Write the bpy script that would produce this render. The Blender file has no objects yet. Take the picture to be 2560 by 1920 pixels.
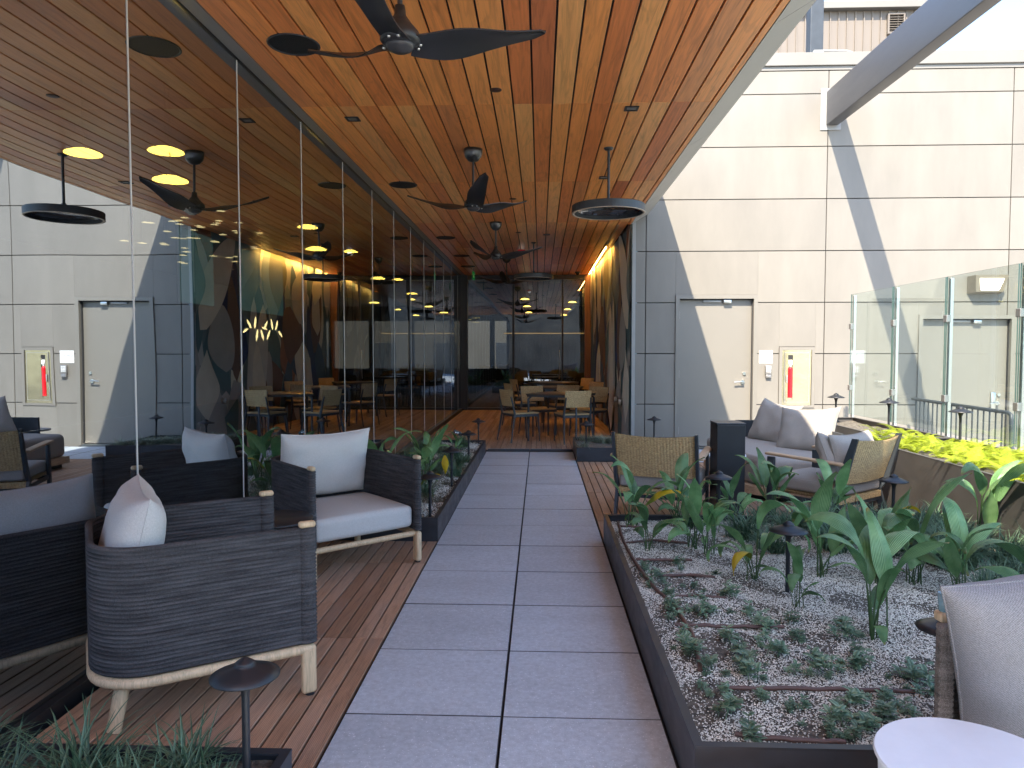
import bpy, math, random
from mathutils import Vector, Matrix
R = math.radians
random.seed(7)
sc = bpy.context.scene
col = sc.collection

# ------------------------------------------------------------------ camera, sky, sun, exposure
YAW, PIT = .039, .0447
cd = bpy.data.cameras.new('camera'); cam = bpy.data.objects.new('camera', cd); col.objects.link(cam)
cam.location = (0, 0, 1.4); cam.rotation_euler = (math.pi / 2 - PIT, 0, YAW)
cd.sensor_width = 36; cd.lens = 25.24; cd.clip_start = .05; cd.clip_end = 3000
sc.camera = cam
SUN = Vector((.311, .85, -1)).normalized()
EL = math.asin(-SUN.z)
w = bpy.data.worlds.new('World'); sc.world = w; w.use_nodes = True
nt = w.node_tree; bg = nt.nodes['Background']; sky = nt.nodes.new('ShaderNodeTexSky')
sky.sky_type = 'NISHITA'; sky.sun_disc = False; sky.sun_elevation = EL
sky.sun_rotation = math.atan2(-SUN.x, -SUN.y); sky.altitude = 50; sky.air_density = 1.0; sky.dust_density = 1.0; sky.ozone_density = 2.6
nt.links.new(sky.outputs[0], bg.inputs[0]); bg.inputs[1].default_value = .15
sd = bpy.data.lights.new('sun', 'SUN'); sd.energy = 3.2; sd.angle = R(.5); sd.color = (1, .88, .71)
so = bpy.data.objects.new('sun', sd); col.objects.link(so); so.rotation_euler = SUN.to_track_quat('-Z', 'Y').to_euler(); so.location = (-4, -10, 14)
sc.view_settings.view_transform = 'Standard'; sc.view_settings.look = 'None'
sc.view_settings.exposure = 2.2; sc.view_settings.gamma = 1
try: sc.view_settings.use_curve_mapping = False
except Exception: pass
sc.render.engine = 'CYCLES'
sc.cycles.use_denoising = True; sc.cycles.max_bounces = 14; sc.cycles.transparent_max_bounces = 24
sc.cycles.glossy_bounces = 6; sc.cycles.diffuse_bounces = 6; sc.cycles.sample_clamp_indirect = 6; sc.cycles.caustics_reflective = True; sc.cycles.blur_glossy = 0

# ------------------------------------------------------------------ helpers
FW = Vector((-math.sin(YAW) * math.cos(PIT), math.cos(YAW) * math.cos(PIT), -math.sin(PIT)))
RT = Vector((math.cos(YAW), math.sin(YAW), 0)); UP = RT.cross(FW)
def at(px, py, x=None, y=None, z=None):            # photograph measurement -> point of the place
    d = FW + RT * ((px - 1280) / 1795) + UP * ((960 - py) / 1795)
    t = x / d.x if x is not None else y / d.y if y is not None else (z - 1.4) / d.z
    return Vector((0, 0, 1.4)) + d * t
def link(o): col.objects.link(o); return o
def tag(o, label=None, cat=None, group=None, kind=None):
    for k, v in (('label', label), ('category', cat), ('group', group), ('kind', kind)):
        if v: o[k] = v
    return o
def thing(name, label, cat, loc=(0, 0, 0), rz=0, group=None, kind=None):
    o = link(bpy.data.objects.new(name, None)); o.location = loc; o.rotation_euler = (0, 0, rz); o.empty_display_size = .05
    return tag(o, label, cat, group, kind)
def put(name, mesh, parent=None, loc=(0, 0, 0), rot=(0, 0, 0), scale=(1, 1, 1)):
    o = link(bpy.data.objects.new(name, mesh)); o.parent = parent; o.location = loc; o.rotation_euler = rot; o.scale = scale
    return o
def clone(root, loc, rz=None, label=None, group=None):
    c = root.copy(); link(c); c.location = loc
    if rz is not None: c.rotation_euler = (0, 0, rz)
    if label: c['label'] = label
    if group: c['group'] = group
    for ch in list(root.children):
        d = ch.copy(); link(d); d.parent = c
        for g in ch.children:
            e = g.copy(); link(e); e.parent = d
    return c
class MB:
    def __init__(s): s.v = []; s.f = []; s.m = []; s.sm = []; s.uv = []
    def add(s, vs, fs, mi=0, smooth=False, uvs=None):
        b = len(s.v); s.v += [tuple(p) for p in vs]
        for k, f in enumerate(fs):
            s.f.append(tuple(i + b for i in f)); s.m.append(mi); s.sm.append(smooth)
            s.uv.append([uvs[i] for i in f] if uvs else None)
        return s
    def box(s, x0, x1, y0, y1, z0, z1, mi=0, M=None):
        vs = [Vector(p) for p in ((x0,y0,z0),(x1,y0,z0),(x1,y1,z0),(x0,y1,z0),(x0,y0,z1),(x1,y0,z1),(x1,y1,z1),(x0,y1,z1))]
        if M: vs = [M @ v for v in vs]
        return s.add(vs, [(3,2,1,0),(4,5,6,7),(0,1,5,4),(1,2,6,5),(2,3,7,6),(3,0,4,7)], mi)
    def rbox(s, c, h, r, n=2, mid=1, crown=0, M=None, mi=0, smooth=True, fn=None):
        def axis(a):
            band = [a - r + r * math.tan(math.pi / 4 * k / n) if n else a for k in range(n + 1)] if r > 0 else [a]
            inner = [(a - r) * (2 * k / (mid + 1) - 1) for k in range(1, mid + 1)]
            return [-b for b in reversed(band)] + inner + band
        A = [axis(h[0]), axis(h[1]), axis(h[2])]
        inn = [h[k] - r for k in range(3)]
        idx = {}; vs = []; fs = []
        def V(p):
            k = tuple(round(q, 6) for q in p)
            if k not in idx:
                idx[k] = len(vs)
                cl = [max(-inn[i], min(inn[i], p[i])) for i in range(3)]
                d = Vector([p[i] - cl[i] for i in range(3)])
                q = Vector(cl) + (d.normalized() * r if d.length > 1e-9 else d)
                if crown:
                    u, v = q.x / h[0], q.y / h[1]
                    q.z += crown * max(0, 1 - u * u) * max(0, 1 - v * v) * (1 if q.z > 0 else -.4)
                if fn: q = fn(q)
                q = q + Vector(c)
                vs.append(M @ q if M else q)
            return idx[k]
        for a, b, e, sg in ((0,1,2,1),(0,1,2,-1),(1,2,0,1),(1,2,0,-1),(2,0,1,1),(2,0,1,-1)):
            for i in range(len(A[a]) - 1):
                for j in range(len(A[b]) - 1):
                    q = []
                    for di, dj in ((0,0),(1,0),(1,1),(0,1)):
                        p = [0,0,0]; p[a] = A[a][i+di]; p[b] = A[b][j+dj]; p[e] = sg * h[e]; q.append(V(p))
                    fs.append(tuple(q) if sg > 0 else tuple(reversed(q)))
        return s.add(vs, fs, mi, smooth)
    def cyl(s, p0, p1, r0, r1=None, n=12, mi=0, caps=True, smooth=True):
        r1 = r0 if r1 is None else r1; p0 = Vector(p0); p1 = Vector(p1); d = (p1 - p0).normalized()
        a = d.orthogonal().normalized(); b = d.cross(a); vs = []
        for p, r in ((p0, r0), (p1, r1)):
            for k in range(n):
                t = 2 * math.pi * k / n; vs.append(p + a * math.cos(t) * r + b * math.sin(t) * r)
        s.add(vs, [(k, (k+1) % n, n + (k+1) % n, n + k) for k in range(n)], mi, smooth)
        if caps: s.add(vs, [tuple(reversed(range(n))), tuple(range(n, 2*n))], mi)
        return s
    def tube(s, pts, r, n=8, mi=0, flat=1.0, up=None):
        pts = [Vector(p) for p in pts]; vs = []; fs = []; m = len(pts); pa = None
        for i, p in enumerate(pts):
            d = (pts[min(i+1, m-1)] - pts[max(i-1, 0)]).normalized()
            a = (up.cross(d) if up is not None else (pa - d * pa.dot(d) if pa is not None else d.orthogonal())).normalized(); pa = a; b = d.cross(a)
            rr = r[i] if isinstance(r, (list, tuple)) else r
            for k in range(n):
                t = 2 * math.pi * k / n; vs.append(p + a * math.cos(t) * rr + b * math.sin(t) * rr * flat)
        for i in range(m - 1):
            for k in range(n): fs.append((i*n+k, i*n+(k+1) % n, (i+1)*n+(k+1) % n, (i+1)*n+k))
        s.add(vs, fs, mi, True); s.add(vs, [tuple(reversed(range(n))), tuple(range((m-1)*n, m*n))], mi)
        return s
    def lathe(s, prof, c=(0,0,0), n=24, mi=0, smooth=True, closed=False, M=None):
        c = Vector(c); vs = []; fs = []; m = len(prof)
        for r, z in prof:
            for k in range(n):
                t = 2*math.pi*k/n; p = c + Vector((r*math.cos(t), r*math.sin(t), z)); vs.append(M @ p if M else p)
        for i in range(m - (0 if closed else 1)):
            j = (i+1) % m
            for k in range(n): fs.append((i*n+k, i*n+(k+1) % n, j*n+(k+1) % n, j*n+k))
        s.add(vs, fs, mi, smooth)
        return s
    def grid(s, fn, nu, nv, mi=0, smooth=True, uvf=None):
        vs = [fn(i/nu, j/nv) for i in range(nu+1) for j in range(nv+1)]
        uv = [(i/nu, j/nv) for i in range(nu+1) for j in range(nv+1)]
        return s.add(vs, [(i*(nv+1)+j, (i+1)*(nv+1)+j, (i+1)*(nv+1)+j+1, i*(nv+1)+j+1) for i in range(nu) for j in range(nv)], mi, smooth, uv)
    def prism(s, poly, z0, z1, mi=0, M=None):
        n = len(poly); vs = [Vector((p[0], p[1], z)) for z in (z0, z1) for p in poly]
        if M: vs = [M @ v for v in vs]
        s.add(vs, [tuple(reversed(range(n))), tuple(range(n, 2*n))] + [(k, (k+1) % n, n+(k+1) % n, n+k) for k in range(n)], mi)
        return s
    def mesh(s, name, mats):
        me = bpy.data.meshes.new(name); me.from_pydata(s.v, [], s.f)
        for m in (mats if isinstance(mats, (list, tuple)) else [mats]): me.materials.append(m)
        me.polygons.foreach_set('material_index', s.m); me.polygons.foreach_set('use_smooth', s.sm)
        if any(s.uv):
            ul = me.uv_layers.new(name='UVMap'); k = 0
            for fi, f in enumerate(s.f):
                u = s.uv[fi]
                for q in range(len(f)):
                    if u: ul.data[k].uv = u[q]
                    k += 1
        me.update(); return me
    def build(s, name, mats, parent=None, loc=(0,0,0), rot=(0,0,0)):
        return put(name, s.mesh(name, mats), parent, loc, rot)
def basis(f, origin=(0,0,0)):                       # matrix whose local +Y is the plan direction f
    f = Vector((f[0], f[1], 0)).normalized(); return Matrix.Translation(Vector(origin)) @ Matrix(((f.y, f.x, 0, 0), (-f.x, f.y, 0, 0), (0, 0, 1, 0), (0, 0, 0, 1)))
def ang(f): return math.atan2(-f[0], f[1])

# ------------------------------------------------------------------ materials
def N(t, typ, **kw):
    n = t.nodes.new(typ)
    for k, v in kw.items():
        if k.startswith('i_'): n.inputs[k[2:].replace('_', ' ')].default_value = v
        else: setattr(n, k, v)
    return n
def ramp(t, fac, stops, mode='LINEAR'):
    r = t.nodes.new('ShaderNodeValToRGB'); r.color_ramp.interpolation = mode
    el = r.color_ramp.elements
    while len(el) < len(stops): el.new(.5)
    for e, (p, c) in zip(el, stops): e.position = p; e.color = (*c, 1) if len(c) == 3 else c
    t.links.new(fac, r.inputs[0]); return r.outputs[0]
def mapping(t, scale, kind='Object', rand=False):
    tc = t.nodes.new('ShaderNodeTexCoord'); mp = t.nodes.new('ShaderNodeMapping'); mp.inputs['Scale'].default_value = scale
    t.links.new(tc.outputs[kind], mp.inputs[0])
    if rand:
        oi = t.nodes.new('ShaderNodeObjectInfo'); ml = N(t, 'ShaderNodeMath', operation='MULTIPLY'); ml.inputs[1].default_value = 37
        t.links.new(oi.outputs['Random'], ml.inputs[0]); t.links.new(ml.outputs[0], mp.inputs['Location'])
    return mp.outputs[0]
def pm(name, c, rough=.5, metal=0, var=None, bump=None, rr=None, spec=None, emit=None, sheen=0, objvar=0, coat=0, kind='Object'):
    m = bpy.data.materials.new(name); m.use_nodes = True; t = m.node_tree; b = t.nodes['Principled BSDF']
    b.inputs['Base Color'].default_value = (*c, 1); b.inputs['Roughness'].default_value = rough; b.inputs['Metallic'].default_value = metal
    if spec is not None: b.inputs['Specular IOR Level'].default_value = spec
    if sheen: b.inputs['Sheen Weight'].default_value = sheen
    if coat: b.inputs['Coat Weight'].default_value = coat
    if emit: b.inputs['Emission Color'].default_value = (*emit[0], 1); b.inputs['Emission Strength'].default_value = emit[1]
    src = None
    if var:
        sc_, am = var[0], var[1]; s3 = sc_ if isinstance(sc_, tuple) else (sc_,)*3
        n = N(t, 'ShaderNodeTexNoise', i_Scale=1, i_Detail=5, i_Roughness=.6); t.links.new(mapping(t, s3, kind, True), n.inputs['Vector'])
        lo = tuple(max(0, q*(1-am)) for q in c); hi = tuple(min(1, q*(1+am)) for q in c)
        src = ramp(t, n.outputs[0], [(.3, lo), (.7, hi)])
        if rr: t.links.new(ramp(t, n.outputs[0], [(.3, (rr[0],)*3), (.7, (rr[1],)*3)]), b.inputs['Roughness'])
    if objvar:
        oi = t.nodes.new('ShaderNodeObjectInfo'); hs = N(t, 'ShaderNodeHueSaturation')
        mr = N(t, 'ShaderNodeMapRange'); mr.inputs[3].default_value = 1 - objvar; mr.inputs[4].default_value = 1 + objvar
        t.links.new(oi.outputs['Random'], mr.inputs[0]); t.links.new(mr.outputs[0], hs.inputs['Value'])
        if src: t.links.new(src, hs.inputs['Color'])
        else: hs.inputs['Color'].default_value = (*c, 1)
        src = hs.outputs[0]
    if src: t.links.new(src, b.inputs['Base Color'])
    if bump:
        s3 = bump[0] if isinstance(bump[0], tuple) else (bump[0],)*3
        n = N(t, 'ShaderNodeTexNoise', i_Scale=1, i_Detail=4); t.links.new(mapping(t, s3, kind), n.inputs['Vector'])
        bp = N(t, 'ShaderNodeBump'); bp.inputs['Strength'].default_value = bump[1]; bp.inputs['Distance'].default_value = bump[2] if len(bump) > 2 else .002
        t.links.new(n.outputs[0], bp.inputs['Height']); t.links.new(bp.outputs[0], b.inputs['Normal'])
    return m
def wood(name, stops, grain=(26, 1.2, 26), rough=.38, groove=0, dirt=0, coat=0):
    m = bpy.data.materials.new(name); m.use_nodes = True; t = m.node_tree; b = t.nodes['Principled BSDF']; L = t.links.new
    oi = t.nodes.new('ShaderNodeObjectInfo')
    base = ramp(t, oi.outputs['Random'], stops)
    v = mapping(t, grain, 'Object', True)
    n1 = N(t, 'ShaderNodeTexNoise', i_Scale=1, i_Detail=8, i_Roughness=.62, i_Distortion=1.6); L(v, n1.inputs['Vector'])
    v2 = mapping(t, (grain[0]*.22, grain[1]*.5, grain[2]*.22), 'Object', True)
    n2 = N(t, 'ShaderNodeTexNoise', i_Scale=1, i_Detail=3, i_Distortion=.8); L(v2, n2.inputs['Vector'])
    ws = N(t, 'ShaderNodeMath', operation='MULTIPLY'); ws.inputs[1].default_value = 34; L(n2.outputs[0], ws.inputs[0])
    sn = N(t, 'ShaderNodeMath', operation='SINE'); L(ws.outputs[0], sn.inputs[0])
    g1 = ramp(t, n1.outputs[0], [(.28, (.55,)*3), (.5, (1,)*3), (.75, (1.25,)*3)])
    g2 = ramp(t, sn.outputs[0], [(0, (1,)*3), (.8, (1,)*3), (1, (.8,)*3)])
    m1 = N(t, 'ShaderNodeMix', data_type='RGBA', blend_type='MULTIPLY'); m1.inputs[0].default_value = .75; L(base, m1.inputs[6]); L(g1, m1.inputs[7])
    m2 = N(t, 'ShaderNodeMix', data_type='RGBA', blend_type='MULTIPLY'); m2.inputs[0].default_value = .7; L(m1.outputs[2], m2.inputs[6]); L(g2, m2.inputs[7])
    out = m2.outputs[2]
    if dirt:
        n3 = N(t, 'ShaderNodeTexNoise', i_Scale=1, i_Detail=4); L(mapping(t, (3, 1.5, 3), 'Object', True), n3.inputs['Vector'])
        d = ramp(t, n3.outputs[0], [(.45, (0,)*3), (.8, (dirt,)*3)])
        m3 = N(t, 'ShaderNodeMix', data_type='RGBA'); L(d, m3.inputs[0]); L(out, m3.inputs[6]); m3.inputs[7].default_value = (.42, .33, .27, 1); out = m3.outputs[2]
    L(out, b.inputs['Base Color']); b.inputs['Roughness'].default_value = rough
    if coat: b.inputs['Coat Weight'].default_value = coat; b.inputs['Coat Roughness'].default_value = .25
    bp = N(t, 'ShaderNodeBump'); bp.inputs['Strength'].default_value = .35; bp.inputs['Distance'].default_value = .0012
    if groove:
        wv = N(t, 'ShaderNodeTexWave', bands_direction='X', i_Scale=groove, i_Distortion=0); L(mapping(t, (1, 1, 1), 'Object'), wv.inputs['Vector'])
        L(wv.outputs[1], bp.inputs['Height']); bp.inputs['Distance'].default_value = .0018; bp.inputs['Strength'].default_value = .6
        gd = ramp(t, wv.outputs[1], [(0, (.55,)*3), (.45, (1,)*3)])
        m4 = N(t, 'ShaderNodeMix', data_type='RGBA', blend_type='MULTIPLY'); m4.inputs[0].default_value = .8; L(out, m4.inputs[6]); L(gd, m4.inputs[7]); L(m4.outputs[2], b.inputs['Base Color'])
    else: L(n1.outputs[0], bp.inputs['Height'])
    L(bp.outputs[0], b.inputs['Normal']); return m
def glass(name, refl0, refl1, tint, rcol=(.78, .87, .97)):
    m = bpy.data.materials.new(name); m.use_nodes = True; t = m.node_tree; t.nodes.clear(); L = t.links.new
    o = N(t, 'ShaderNodeOutputMaterial'); mx = N(t, 'ShaderNodeMixShader'); tr = N(t, 'ShaderNodeBsdfTransparent'); gl = N(t, 'ShaderNodeBsdfGlossy')
    tr.inputs[0].default_value = (*tint, 1); gl.inputs['Color'].default_value = (*rcol, 1); gl.inputs['Roughness'].default_value = 0
    lw = N(t, 'ShaderNodeLayerWeight'); lw.inputs[0].default_value = .5
    mr = N(t, 'ShaderNodeMapRange'); mr.inputs[1].default_value = 0; mr.inputs[2].default_value = 1; mr.inputs[3].default_value = refl0; mr.inputs[4].default_value = refl1
    L(lw.outputs['Facing'], mr.inputs[0]); L(mr.outputs[0], mx.inputs[0]); L(tr.outputs[0], mx.inputs[1]); L(gl.outputs[0], mx.inputs[2]); L(mx.outputs[0], o.inputs[0])
    nz = N(t, 'ShaderNodeTexNoise', i_Scale=1.1, i_Detail=1); L(mapping(t, (1, 1, .6), 'Object'), nz.inputs['Vector'])
    bp = N(t, 'ShaderNodeBump'); bp.inputs['Strength'].default_value = .3; bp.inputs['Distance'].default_value = .01; L(nz.outputs[0], bp.inputs['Height']); L(bp.outputs[0], gl.inputs['Normal'])
    return m
def emis(name, c, s):
    m = bpy.data.materials.new(name); m.use_nodes = True; t = m.node_tree; t.nodes.clear()
    o = N(t, 'ShaderNodeOutputMaterial'); e = N(t, 'ShaderNodeEmission'); e.inputs[0].default_value = (*c, 1); e.inputs[1].default_value = s; t.links.new(e.outputs[0], o.inputs[0]); return m
def leafmat(name, dark, light, stripes=26, tip=None, rough=.32, trans=.25, rnd=.25):
    m = bpy.data.materials.new(name); m.use_nodes = True; t = m.node_tree; b = t.nodes['Principled BSDF']; L = t.links.new
    tc = t.nodes.new('ShaderNodeTexCoord'); sp = t.nodes.new('ShaderNodeSeparateXYZ'); L(tc.outputs['UV'], sp.inputs[0])
    ml = N(t, 'ShaderNodeMath', operation='MULTIPLY'); ml.inputs[1].default_value = stripes; L(sp.outputs[0], ml.inputs[0])
    s = N(t, 'ShaderNodeMath', operation='SINE'); L(ml.outputs[0], s.inputs[0])
    nz = N(t, 'ShaderNodeTexNoise', i_Scale=9, i_Detail=3); L(mapping(t, (1, 1, 1), 'Object', True), nz.inputs['Vector'])
    ad = N(t, 'ShaderNodeMath', operation='MULTIPLY_ADD'); ad.inputs[1].default_value = .22; L(s.outputs[0], ad.inputs[0]); L(nz.outputs[0], ad.inputs[2])
    c = ramp(t, ad.outputs[0], [(.3, dark), (.75, light)])
    if tip:
        tr_ = ramp(t, sp.outputs[1], [(tip[1], (0,)*3), (min(1, tip[1] + .12), (1,)*3)]); mx = N(t, 'ShaderNodeMix', data_type='RGBA'); L(tr_, mx.inputs[0]); L(c, mx.inputs[6]); mx.inputs[7].default_value = (*tip[0], 1); c = mx.outputs[2]
    oi = t.nodes.new('ShaderNodeObjectInfo'); hs = N(t, 'ShaderNodeHueSaturation'); mr = N(t, 'ShaderNodeMapRange'); mr.inputs[3].default_value = 1 - rnd; mr.inputs[4].default_value = 1 + rnd
    L(oi.outputs['Random'], mr.inputs[0]); L(mr.outputs[0], hs.inputs['Value']); L(c, hs.inputs['Color']); L(hs.outputs[0], b.inputs['Base Color'])
    b.inputs['Roughness'].default_value = rough
    bp = N(t, 'ShaderNodeBump'); bp.inputs['Strength'].default_value = .5; bp.inputs['Distance'].default_value = .002; L(s.outputs[0], bp.inputs['Height']); L(bp.outputs[0], b.inputs['Normal'])
    tl = N(t, 'ShaderNodeBsdfTranslucent'); L(hs.outputs[0], tl.inputs[0]); mxs = N(t, 'ShaderNodeMixShader'); mxs.inputs[0].default_value = trans
    o = [q for q in t.nodes if q.type == 'OUTPUT_MATERIAL'][0]; L(b.outputs[0], mxs.inputs[1]); L(tl.outputs[0], mxs.inputs[2]); L(mxs.outputs[0], o.inputs[0])
    return m
def weave(name, c, c2, fx, fz, rough=.85, kind='UV'):          # fine two-way fabric
    m = bpy.data.materials.new(name); m.use_nodes = True; t = m.node_tree; b = t.nodes['Principled BSDF']; L = t.links.new
    v = mapping(t, (1, 1, 1), kind); sp = t.nodes.new('ShaderNodeSeparateXYZ'); L(v, sp.inputs[0]); outs = []
    for k, f in ((0, fx), (2 if kind != 'UV' else 1, fz)):
        ml = N(t, 'ShaderNodeMath', operation='MULTIPLY'); ml.inputs[1].default_value = f; L(sp.outputs[k], ml.inputs[0])
        s = N(t, 'ShaderNodeMath', operation='SINE'); L(ml.outputs[0], s.inputs[0]); outs.append(s.outputs[0])
    mu = N(t, 'ShaderNodeMath', operation='MULTIPLY'); L(outs[0], mu.inputs[0]); L(outs[1], mu.inputs[1])
    nz = N(t, 'ShaderNodeTexNoise', i_Scale=300, i_Detail=2); L(mapping(t, (1, 1, 1), 'Object'), nz.inputs['Vector'])
    ad = N(t, 'ShaderNodeMath', operation='MULTIPLY_ADD'); ad.inputs[1].default_value = .25; L(mu.outputs[0], ad.inputs[0]); L(nz.outputs[0], ad.inputs[2])
    L(ramp(t, ad.outputs[0], [(.25, c), (.75, c2)]), b.inputs['Base Color']); b.inputs['Roughness'].default_value = rough; b.inputs['Specular IOR Level'].default_value = .25
    bp = N(t, 'ShaderNodeBump'); bp.inputs['Strength'].default_value = .4; bp.inputs['Distance'].default_value = .001; L(ad.outputs[0], bp.inputs['Height']); L(bp.outputs[0], b.inputs['Normal'])
    return m

M = {}
M['ceil'] = wood('ceiling wood', [(0, (.68, .215, .065)), (.3, (.80, .285, .08)), (.6, (.85, .345, .10)), (.85, (.85, .41, .14)), (1, (.54, .155, .055))], rough=.36, coat=.15)
M['deck'] = wood('deck wood', [(0, (.36, .195, .11)), (.5, (.47, .27, .16)), (1, (.57, .35, .22))], grain=(40, 2.5, 40), rough=.6, groove=46, dirt=.5)
M['paver'] = pm('porcelain paver', (.44, .485, .525), .6, var=(45, .14), bump=(160, .8, .002), objvar=.07)
def speckle(m, n_scale=150, lo=.66, c=(.80, .82, .86)):
    t = m.node_tree; b = t.nodes['Principled BSDF']; l = b.inputs['Base Color'].links[0].from_socket
    n = N(t, 'ShaderNodeTexNoise', i_Scale=n_scale, i_Detail=2); t.links.new(mapping(t, (1, 1, 1), 'Object', True), n.inputs['Vector'])
    f = ramp(t, n.outputs[0], [(lo, (0,)*3), (lo + .05, (1,)*3)]); mx = N(t, 'ShaderNodeMix', data_type='RGBA'); t.links.new(f, mx.inputs[0]); t.links.new(l, mx.inputs[6]); mx.inputs[7].default_value = (*c, 1)
    n2 = N(t, 'ShaderNodeTexNoise', i_Scale=2.2, i_Detail=8, i_Roughness=.7); t.links.new(mapping(t, (.8, 2.4, 1), 'Object', True), n2.inputs['Vector'])
    g = ramp(t, n2.outputs[0], [(.3, (.90,)*3), (.7, (1.06,)*3)]); m2 = N(t, 'ShaderNodeMix', data_type='RGBA', blend_type='MULTIPLY'); m2.inputs[0].default_value = 1
    t.links.new(mx.outputs[2], m2.inputs[6]); t.links.new(g, m2.inputs[7]); t.links.new(m2.outputs[2], b.inputs['Base Color'])
speckle(M['paver'])
M['panel'] = pm('cement panel', (.19, .176, .152), .62, var=((2.5, 2.5, .8), .09), bump=(60, .2, .002), objvar=.045)
M['trim'] = pm('white trim', (.29, .285, .27), .5, var=(2, .04))
M['dark'] = pm('dark recess', (.02, .02, .022), .8)
M['grime'] = pm('dirty paver edge', (.07, .068, .07), .9)
M['gap'] = pm('joint shadow board', (.035, .035, .038), .8)
M['black'] = pm('black powder coat', (.018, .02, .024), .42, var=(6, .2), bump=(400, .12, .0006))
M['frame'] = pm('black anodised frame', (.02, .021, .024), .35, spec=.5)
M['char'] = pm('charcoal powder coat', (.035, .042, .05), .45, var=(8, .15))
M['steel'] = pm('planter steel', (.026, .029, .035), .42, var=((4, 4, 9), .35), rr=(.34, .56), bump=(9, .1, .004))
M['bronze'] = pm('weathered bronze steel', (.075, .070, .066), .48, var=((3, 3, 7), .2), rr=(.38, .6), bump=(7, .15, .003))
M['alu'] = pm('satin metal', (.55, .55, .53), .3, metal=1)
M['greymetal'] = pm('grey trim metal', (.30, .29, .28), .4, metal=.6)
M['seal'] = pm('pale joint seal', (.55, .54, .50), .35)
M['glass'] = glass('reflective glass', .33, .80, (.34, .38, .39))
M['glassback'] = glass('dark screen glass', .20, .7, (.30, .33, .34))
M['glassin'] = glass('glass rear face', .0, .0, (.9, .92, .92))
M['clear'] = glass('fence glass', .02, .26, (.92, .965, .94))
M['gedge'] = pm('glass edge', (.03, .07, .06), .15)
M['mirror'] = pm('brushed bronze steel', (.50, .46, .33), .16, metal=1, var=((2, 2, 2), .1), bump=((3, 3, 3), .25, .02))
M['teak'] = wood('pale ash wood', [(0, (.60, .44, .26)), (1, (.66, .49, .30))], grain=(60, 60, 6), rough=.5)
M['teak2'] = wood('teak', [(0, (.48, .32, .19)), (1, (.55, .38, .24))], grain=(50, 5, 50), rough=.55)
M['soil'] = pm('dark soil', (.125, .11, .088), .95, var=(40, .7), bump=(80, 1, .012))
M['fabric'] = weave('light grey fabric', (.42, .41, .39), (.62, .605, .575), 1300, 1500, kind='Object')
M['fabric3'] = weave('mid grey fabric', (.20, .195, .19), (.36, .35, .345), 1100, 1100, kind='Object')
M['fabric2'] = weave('warm grey fabric', (.27, .245, .22), (.39, .36, .325), 1300, 1500, kind='Object')
M['tabletop'] = pm('dark table laminate', (.06, .04, .028), .35, var=((30, 3, 30), .3))
M['white'] = pm('white paper', (.8, .8, .78), .6)
M['red'] = pm('red extinguisher', (.70, .012, .02), .35)
M['stone'] = pm('pale stone top', (.74, .76, .80), .42, var=(14, .03))
M['coping'] = pm('coping paint', (.19, .18, .16), .5, var=(2, .05))
M['clad'] = pm('ribbed metal cladding', (.17, .145, .12), .5, var=(.6, .06))
M['doorm'] = pm('painted steel door', (.195, .182, .158), .42, var=(1.5, .03))
M['hose'] = pm('brown drip hose', (.12, .065, .05), .5)
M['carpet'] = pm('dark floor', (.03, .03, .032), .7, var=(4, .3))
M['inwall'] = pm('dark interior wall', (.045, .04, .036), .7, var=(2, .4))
M['led'] = emis('warm led', (1, .46, .09), 40)
M['lampin'] = emis('warm pendant glow', (1, .62, .10), 4.0)
M['teal'] = emis('daylit window', (.25, .62, .55), .08)
M['neon'] = emis('glowing petals', (1, .72, .3), 2.2)
M['rug'] = pm('dark grille', (.008, .009, .01), .55, bump=(900, .6, .001))
M['pebble'] = pm('pale grit', (.66, .645, .56), .8, var=(60, .45), kind='Object')
M['leaf'] = leafmat('broad leaf', (.07, .18, .06), (.27, .45, .19), 90, tip=((.30, .24, .08), .93), rough=.25, rnd=.4)
M['leafy'] = leafmat('yellowing leaf', (.10, .17, .02), (.28, .33, .03), 90, tip=((.70, .48, .02), .35))
M['stem'] = pm('leaf stem', (.05, .10, .03), .45)
M['grass'] = leafmat('mondo grass', (.05, .11, .06), (.16, .26, .15), 6, rough=.45, trans=.2)
M['fern'] = leafmat('fern frond', (.17, .28, .015), (.46, .54, .03), 3, rough=.5, trans=.32, rnd=.45)
M['seed'] = leafmat('seedling leaf', (.08, .16, .09), (.26, .37, .23), 8, rough=.4, trans=.15)
M['dry'] = leafmat('dry grass', (.13, .10, .06), (.30, .24, .15), 6, rough=.6, trans=.2)

def rope(name, c, c2):
    m = bpy.data.materials.new(name); m.use_nodes = True; t = m.node_tree; b = t.nodes['Principled BSDF']; L = t.links.new
    n = N(t, 'ShaderNodeTexNoise', i_Scale=1, i_Detail=2); L(mapping(t, (420, 420, 420), 'Object'), n.inputs['Vector'])
    n2 = N(t, 'ShaderNodeTexNoise', i_Scale=1, i_Detail=2); L(mapping(t, (5, 5, 60), 'Object'), n2.inputs['Vector'])
    ad = N(t, 'ShaderNodeMath', operation='MULTIPLY_ADD'); ad.inputs[1].default_value = .5; L(n2.outputs[0], ad.inputs[0]); L(n.outputs[0], ad.inputs[2])
    L(ramp(t, ad.outputs[0], [(.6, c), (.95, c2)]), b.inputs['Base Color']); b.inputs['Roughness'].default_value = .85; b.inputs['Specular IOR Level'].default_value = .2
    bp = N(t, 'ShaderNodeBump'); bp.inputs['Strength'].default_value = .7; bp.inputs['Distance'].default_value = .0015; L(n.outputs[0], bp.inputs['Height']); L(bp.outputs[0], b.inputs['Normal'])
    return m
M['rope'] = rope('charcoal rope', (.024, .023, .024), (.115, .11, .112))
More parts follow.
